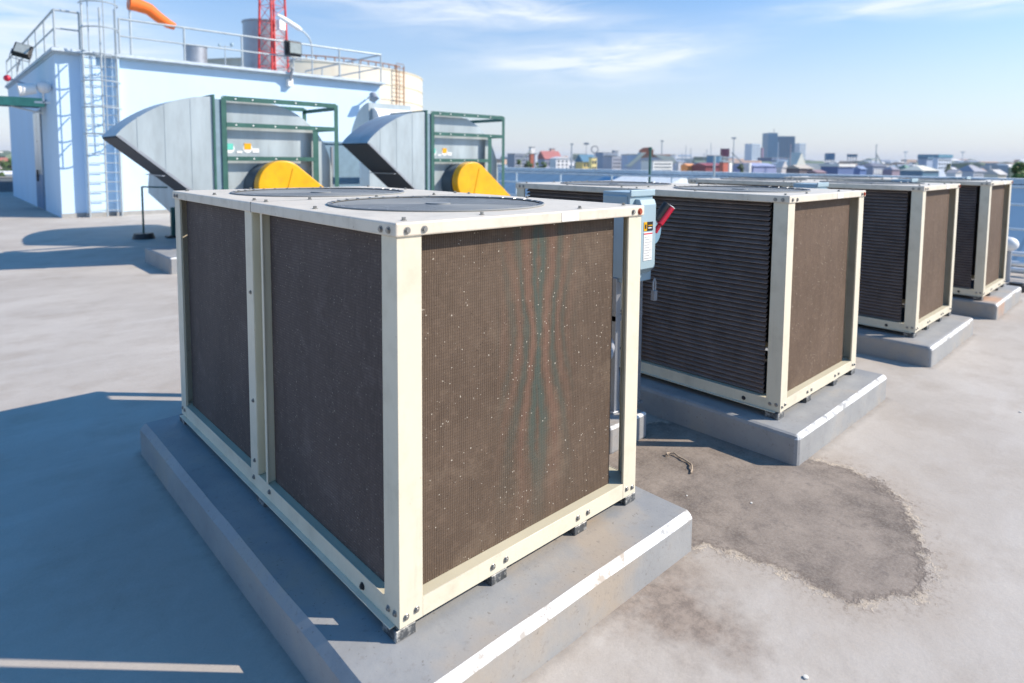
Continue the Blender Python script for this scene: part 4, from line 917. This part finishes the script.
building('violet_shed', 'small violet-grey shed right of the dark-roofed hall', 'shed', 886, 902, 166.5, 280, (.32, .24, .30), 9, roof='hip', roofcol=(.30, .30, .36), roofh=1.4)
building('terraced_block', 'white and blue terraced block with flat teal roofs', 'building', 925, 955, 154.5, 450, (.62, .68, .78), 18, roof='slab', roofcol=(.08, .25, .36), roofh=2.2, cols=5, rows=3, z0=10)
building('terraced_wing', 'lower blue wing at the left of the terraced block', 'building', 921, 934, 157, 440, (.34, .42, .56), 12, roof='slab', roofcol=(.10, .20, .30), roofh=1.5)
building('pavilion', 'long pavilion with a cream hipped roof before the terraced block', 'pavilion', 908, 944, 165.5, 320, (.08, .20, .30), 14, roof='hip', roofcol=(.70, .68, .56), roofh=2.6, cols=7, rows=1, z0=9)
building('green_shed', 'small green-roofed shed left of the cream pavilion', 'shed', 901, 912, 165, 330, (.10, .24, .26), 9, roof='hip', roofcol=(.12, .25, .18), roofh=1.5)
building('grey_house', 'grey house with a broad grey roof right of the pavilion', 'house', 962, 990, 165, 310, (.52, .54, .60), 12, roof='hip', roofcol=(.30, .31, .36), roofh=3.2, cols=6, rows=2, z0=8)
building('grey_house', 'small pale house between the pavilion and the grey house', 'house', 950, 964, 170, 280, (.70, .70, .70), 8, roof='gable', roofcol=(.45, .42, .42), roofh=1.2)
building('cream_house', 'cream house beside the green tree at the right frame edge', 'house', 990, 1010, 169.5, 250, (.74, .66, .52), 9, roof='side', roofcol=(.52, .50, .48), roofh=2, cols=4, rows=1, z0=9)
building('teal_block', 'far teal-grey block above the cream house', 'building', 990, 1008, 163.5, 600, (.20, .30, .36), 12, cols=5, rows=2)
# left edge
building('white_row_house', 'white row house low at the left picture edge', 'house', -6, 11, 171, 220, (.74, .72, .70), 9, roof='side', roofcol=(.7, .7, .7), roofh=1.2, cols=6, rows=1, z0=5)
building('red_roof_house', 'house with a faded red roof above the trees at the left edge', 'house', -8, 8, 157.5, 330, (.60, .50, .46), 10, roof='hip', roofcol=(.42, .16, .12), roofh=3)
building('pale_row_house', 'pale row house below the white one at the left edge', 'house', -6, 10, 181, 130, (.60, .62, .66), 9, roof='side', roofcol=(.55, .58, .62), roofh=1.0)
# masts
def mast(label, px, py, Z, r_=.25, head=0, col=(.38, .42, .46), name='mast', cat='mast', group=None):
    loc, rz = frame_at(px, Z); b = MB(); h = top_h(py, px, Z); m_ = cm('mast%.2f' % col[0], col)
    b.tube((0, 0, 0), (0, 0, h), r_, m_, r1=r_ * .6, n=8)
    if head: b.box(-head, head, -head, head, h - head * .5, h + head * .3, m_)
    o = b.build(name); o.location = loc; o.rotation_euler.z = rz; tag(o, label, cat, group)
mast('grey mast between the white house and the yellow house', 571.5, 144, 250, .42, .55)
mast('slim mast with a wide lamp head above the yellow house', 586, 143.5, 300, .18, 1.1)
mast('grey mast with thick top above the big hall', 661.5, 141, 320, .42, .7)
for px, py, t in ((682, 153, 'short thin mast above the small pale shed'), (685.5, 145.5, 'tall thin mast above the orange shed'), (690.5, 148, 'thin mast right of the tallest one above the orange shed'),
                  (704, 153, 'short thin mast above the maroon warehouse'), (706.5, 149, 'thin mast left of the blue shed'), (710.5, 143, 'tallest thin mast over the blue shed')):
    mast(t, px, py, 400, .3, col=(.46, .50, .54))
mast('slim mast with a lamp head right of the maroon tank', 733, 138, 330, .35, .9)
mast('thin mast in front of the glass tower', 777.5, 142, 300, .30, col=(.5, .6, .68))
mast('pinkish thin mast at the right edge of the glass tower', 790, 144, 280, .30, col=(.48, .40, .42))
mast('tall antenna mast above the dark-roofed hall', 875.5, 145, 350, .35, .4)
mast('slanting-lit slim mast over the violet-grey shed', 905, 152, 500, .35, 1.0, col=(.5, .5, .46))
mast('thin mast over the small pale house right of the terraced block', 962, 152, 500, .35, 1.0, col=(.5, .5, .46))
loc, rz = frame_at(594.5, 300); b = MB(); hh = top_h(149.5, 594, 300)
b.tube((0, 0, 0), (0, 0, hh - 1.5), .2, cm('leg_grey', (.3, .3, .33)), n=6); b.path([(1.6 * math.cos(t * PI / 8), 0, hh + 1.6 * math.sin(t * PI / 8)) for t in range(16)], .22, cm('leg_grey', (.3, .3, .33)), 6, True)
o = b.build('ring_sign'); o.location = loc; o.rotation_euler.z = rz; tag(o, 'open ring on a pole above the yellow annex', 'sign')
slant('crane_boom', 'pale boom leaning right beside the antenna mast', 'crane', (882, 164), (876.5, 154), 350, .9, (.60, .56, .48))

# trees: trunk, limbs, crown of small leaf faces in clumps
leafs = []
for i, c_ in enumerate(((.055, .11, .025), (.085, .16, .03), (.035, .075, .02))):
    leafs.append(mat('leaf_%d' % i, c_, .6, var=.25, scale=1.5))
bark = mat('bark', (.14, .10, .07), .9, var=.2)
def tree(label, px, py, Z, wpx, n=900, leaf=.35, seed=1, name='broadleaf_tree', low=None, group=None):
    rnd = random.Random(seed); loc, rz = frame_at(px, Z); h = top_h(py, px, Z); R_ = wid(0, wpx, Z) / 2
    root = thing(name, label, 'tree', loc, rz, group)
    b = MB(); b.path([(0, 0, 0), (.1 * R_, 0, h * .3), (-.05 * R_, .05 * R_, h * .6), (0, 0, h * .85)], [R_ * .10, R_ * .08, R_ * .05, R_ * .02], bark, 8)
    cl = []
    for k in range(11):
        a = rnd.uniform(0, 2 * PI); q = rnd.uniform(.15, .72) * R_; z = rnd.uniform(.55, .9) * h
        c = Vector((q * math.cos(a), q * math.sin(a), z)); cl.append((c, rnd.uniform(.28, .46) * R_)); b.path([(0, 0, h * rnd.uniform(.35, .55)), c * .6 + Vector((0, 0, h * .22)), c], [R_ * .04, R_ * .025, R_ * .01], bark, 5)
    cl.append((Vector((0, 0, h - R_ * .4)), R_ * .42))
    b.build('trunk', root)
    b = MB()
    for k in range(n):
        c, s = cl[k % len(cl)]
        d = Vector((rnd.gauss(0, 1), rnd.gauss(0, 1), rnd.gauss(0, .8))).normalized() * s * rnd.uniform(.45, 1.08); p = c + d
        if p.z > h: p.z = h - rnd.random() * .3
        u = Vector((rnd.gauss(0, 1), rnd.gauss(0, 1), rnd.gauss(0, 1))).normalized(); v = u.orthogonal().normalized(); l_ = leaf * rnd.uniform(.6, 1.3)
        b.add([p - u * l_, p + v * l_ * .6, p + u * l_, p - v * l_ * .6], [(0, 1, 2, 3)], leafs[0 if rnd.random() < .5 else (1 if rnd.random() < .6 else 2)])
    b.build('crown', root)
    return root
leafs[:] = [mat('leaf_bright_%d' % i, c_, .55, var=.25, scale=1.5) for i, c_ in enumerate(((.12, .20, .03), (.17, .26, .05), (.07, .13, .02)))]  # brighter leaf greens for the tree at the right edge
tree('bright green bushy tree at the right edge of the picture', 1021, 162, 75, 34, 5200, .30, 3)
leafs[:] = [MATS['leaf_%d' % i] for i in range(3)]
for i, (px, py, Z, wpx, lb) in enumerate(((519, 159.5, 235, 10, 'dark tree below the foot of the conveyor'), (528, 161, 235, 9, 'rounded tree below the brick-red block'), (543, 161.5, 235, 8, 'small tree left of the white house'), (537, 162.5, 232, 7, 'smallest tree between the silo and the white house'),
        (3, 160, 260, 13, 'green tree crown at the left edge below the red roof'), (10.5, 158.5, 250, 9, 'tree beside the far corner of the plant room'), (0, 172, 170, 10, 'dark tree between the two row houses at the left edge'),
        (741, 164, 260, 8, 'small green tree left of the round white tank'), (949, 163, 330, 10, 'tree beside the terraced block'), (866, 161, 420, 12, 'dark tree behind the low blue store'))):
    tree(lb, px, py, Z, wpx, 700, .42, 10 + i, group='trees among the city buildings')

# far-off city that reads as one mass
rnd = random.Random(5); b = MB()
fc = [cm('far%d' % i, c_) for i, c_ in enumerate(((.66, .64, .60), (.36, .40, .46), (.78, .75, .70), (.52, .34, .24), (.22, .30, .38), (.13, .18, .12)))]
for k in range(900):
    px = rnd.choice([rnd.uniform(490, 1060)] * 5 + [rnd.uniform(-30, 30)]); Z = rnd.uniform(460, 1700); p = at(px, 160, Z)
    w_ = rnd.uniform(7, 24) * (.6 + Z / 1700); h_ = rnd.uniform(7, 12.5) + (rnd.random() ** 6) * 9 * (Z > 800) + (Z / 1700) * rnd.uniform(0, 9); d_ = rnd.uniform(8, 20)
    m_ = rnd.choice(fc); q = Matrix.Rotation(YAW + rnd.uniform(-.5, .5), 3, 'Z'); vs = []
    for z in (GZ, GZ + h_):
        for sx, sy in ((-1, 0), (1, 0), (1, 1), (-1, 1)): v = q @ Vector((sx * w_ / 2, sy * d_, 0)); vs.append((p.x + v.x, p.y + v.y, z))
    b.add(vs, [(4, 5, 6, 7), (0, 1, 5, 4), (1, 2, 6, 5), (2, 3, 7, 6), (3, 0, 4, 7)], m_)
    if rnd.random() < .5:
        r1 = Vector(vs[4]).lerp(Vector(vs[7]), .5) + Vector((0, 0, w_ * .12)); r2 = Vector(vs[5]).lerp(Vector(vs[6]), .5) + Vector((0, 0, w_ * .12))
        b.add([vs[4], vs[5], vs[6], vs[7], r1, r2], [(0, 1, 5, 4), (2, 3, 4, 5), (0, 4, 3), (1, 2, 5)], rnd.choice(fc))
o = b.build('distant_city', kind='stuff'); tag(o, 'hazy mass of far-off city rooftops along the horizon', 'city', kind='stuff')

# haze
SUN_EL, SUN_AZ = math.radians(37), math.radians(-45)     # direction to the sun: +x, -y
b = MB(); hm = bpy.data.materials.new('haze_air'); hm.use_nodes = True; nt = hm.node_tree
for n_ in list(nt.nodes):
    if n_.type != 'OUTPUT_MATERIAL': nt.nodes.remove(n_)
pv = nt.nodes.new('ShaderNodeVolumePrincipled'); pv.inputs['Color'].default_value = (.86, .92, 1, 1); pv.inputs['Density'].default_value = HAZE = .00018
nt.links.new(pv.outputs[0], [n_ for n_ in nt.nodes if n_.type == 'OUTPUT_MATERIAL'][0].inputs['Volume'])
b.box(-6010, 6010, -6010, 6010, GZ - 1, 62, hm); hz = b.build('haze', kind='stuff'); hz['label'] = 'thin pale haze over the far city'; hz['category'] = 'haze'

# ------------------------------------------------------------------ light
sd = bpy.data.lights.new('sun', 'SUN'); sd.energy = 4.9; sd.angle = math.radians(.53); sd.color = (1, .895, .77)
so = bpy.data.objects.new('sun', sd); C.objects.link(so)
tosun = Vector((math.cos(SUN_AZ) * math.cos(SUN_EL), math.sin(SUN_AZ) * math.cos(SUN_EL), math.sin(SUN_EL)))
so.rotation_euler = tosun.to_track_quat('Z', 'Y').to_euler(); so.location = (20, -20, 30)
wd = bpy.data.worlds.new('World'); scn.world = wd; wd.use_nodes = True; nt = wd.node_tree
bg = nt.nodes['Background']; sky = nt.nodes.new('ShaderNodeTexSky'); sky.sky_type = 'NISHITA'; sky.sun_disc = False
sky.sun_elevation = SUN_EL; sky.sun_rotation = math.radians(135); sky.altitude = 20; sky.air_density = 1.15; sky.dust_density = .35; sky.ozone_density = 2.5
# thin cirrus: streaks of cloud at given azimuth / elevation
tc = nt.nodes.new('ShaderNodeTexCoord'); sp = nt.nodes.new('ShaderNodeSeparateXYZ'); nt.links.new(tc.outputs['Generated'], sp.inputs[0])
az = math_n(nt, 'ARCTAN2', sp.outputs[1], sp.outputs[0]); el = math_n(nt, 'ARCSINE', sp.outputs[2])
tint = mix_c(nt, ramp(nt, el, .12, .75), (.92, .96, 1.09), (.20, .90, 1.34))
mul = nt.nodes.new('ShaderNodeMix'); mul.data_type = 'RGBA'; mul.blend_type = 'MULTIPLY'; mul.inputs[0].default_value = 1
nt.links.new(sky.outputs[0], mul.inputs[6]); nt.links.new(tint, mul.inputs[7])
low = math_n(nt, 'POWER', ramp(nt, el, .32, -.02), 2.2)      # milky air near the horizon
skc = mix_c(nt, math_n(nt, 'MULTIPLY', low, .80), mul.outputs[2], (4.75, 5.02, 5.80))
cv = nt.nodes.new('ShaderNodeCombineXYZ'); nt.links.new(math_n(nt, 'ADD', math_n(nt, 'MULTIPLY', az, 4), math_n(nt, 'MULTIPLY', el, 6)), cv.inputs[0]); nt.links.new(math_n(nt, 'MULTIPLY', el, 26), cv.inputs[1])
dn = nt.nodes.new('ShaderNodeTexNoise'); dn.inputs['Scale'].default_value = 1.7; dn.inputs['Detail'].default_value = 8; dn.inputs['Roughness'].default_value = .6; dn.inputs['Distortion'].default_value = .6
nt.links.new(cv.outputs[0], dn.inputs['Vector'])
def patch(px, py, wa, we, amt, tilt=0):
    d = ray(px, py).normalized(); a0 = math.atan2(d.y, d.x); e0 = math.asin(d.z)
    da = math_n(nt, 'SUBTRACT', az, a0); de = math_n(nt, 'SUBTRACT', math_n(nt, 'SUBTRACT', el, e0), math_n(nt, 'MULTIPLY', da, tilt))
    q = math_n(nt, 'ADD', math_n(nt, 'POWER', math_n(nt, 'ABSOLUTE', math_n(nt, 'DIVIDE', da, wa)), 2), math_n(nt, 'POWER', math_n(nt, 'ABSOLUTE', math_n(nt, 'DIVIDE', de, we)), 2))
    return math_n(nt, 'MULTIPLY', math_n(nt, 'POWER', 2.718, math_n(nt, 'MULTIPLY', q, -1)), amt)
s = None
for a in ((570, 66, .15, .026, 1.5, .03), (650, 50, .13, .024, 1.3, -.06), (430, 4, .17, .036, 1.4, .02), (540, 14, .14, .020, .9, .08), (890, 6, .13, .015, 1.6, .02), (1010, 2, .08, .012, .9, 0), (60, 15, .14, .05, 1.3, .3), (-20, 70, .16, .07, 1.0, .2)):
    q = patch(*a); s = q if s is None else math_n(nt, 'ADD', s, q)
cf = math_n(nt, 'MULTIPLY', s, ramp(nt, dn.outputs[0], .28, .74), clamp=True)
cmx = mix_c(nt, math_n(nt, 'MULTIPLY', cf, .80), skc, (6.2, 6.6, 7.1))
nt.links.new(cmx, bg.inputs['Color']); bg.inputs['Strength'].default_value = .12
scn.view_settings.view_transform = 'Standard'; scn.view_settings.look = 'None'; scn.view_settings.gamma = 1; scn.view_settings.exposure = .42
scn.cycles.max_bounces = 6; scn.cycles.volume_bounces = 0; scn.cycles.use_denoising = True; scn.cycles.volume_step_rate = 1

# the floor lies a little lower than the datum used above: lower it with everything that stands on it
fixed = ('camera', 'sun', 'condenser_unit', 'concrete_pad', 'disconnect_switch', 'city_ground', 'distant_city', 'haze')
for o in bpy.data.objects:
    if o.parent is None and not o.name.startswith(fixed) and o.location.z > GZ + 1: o.location.z -= .02
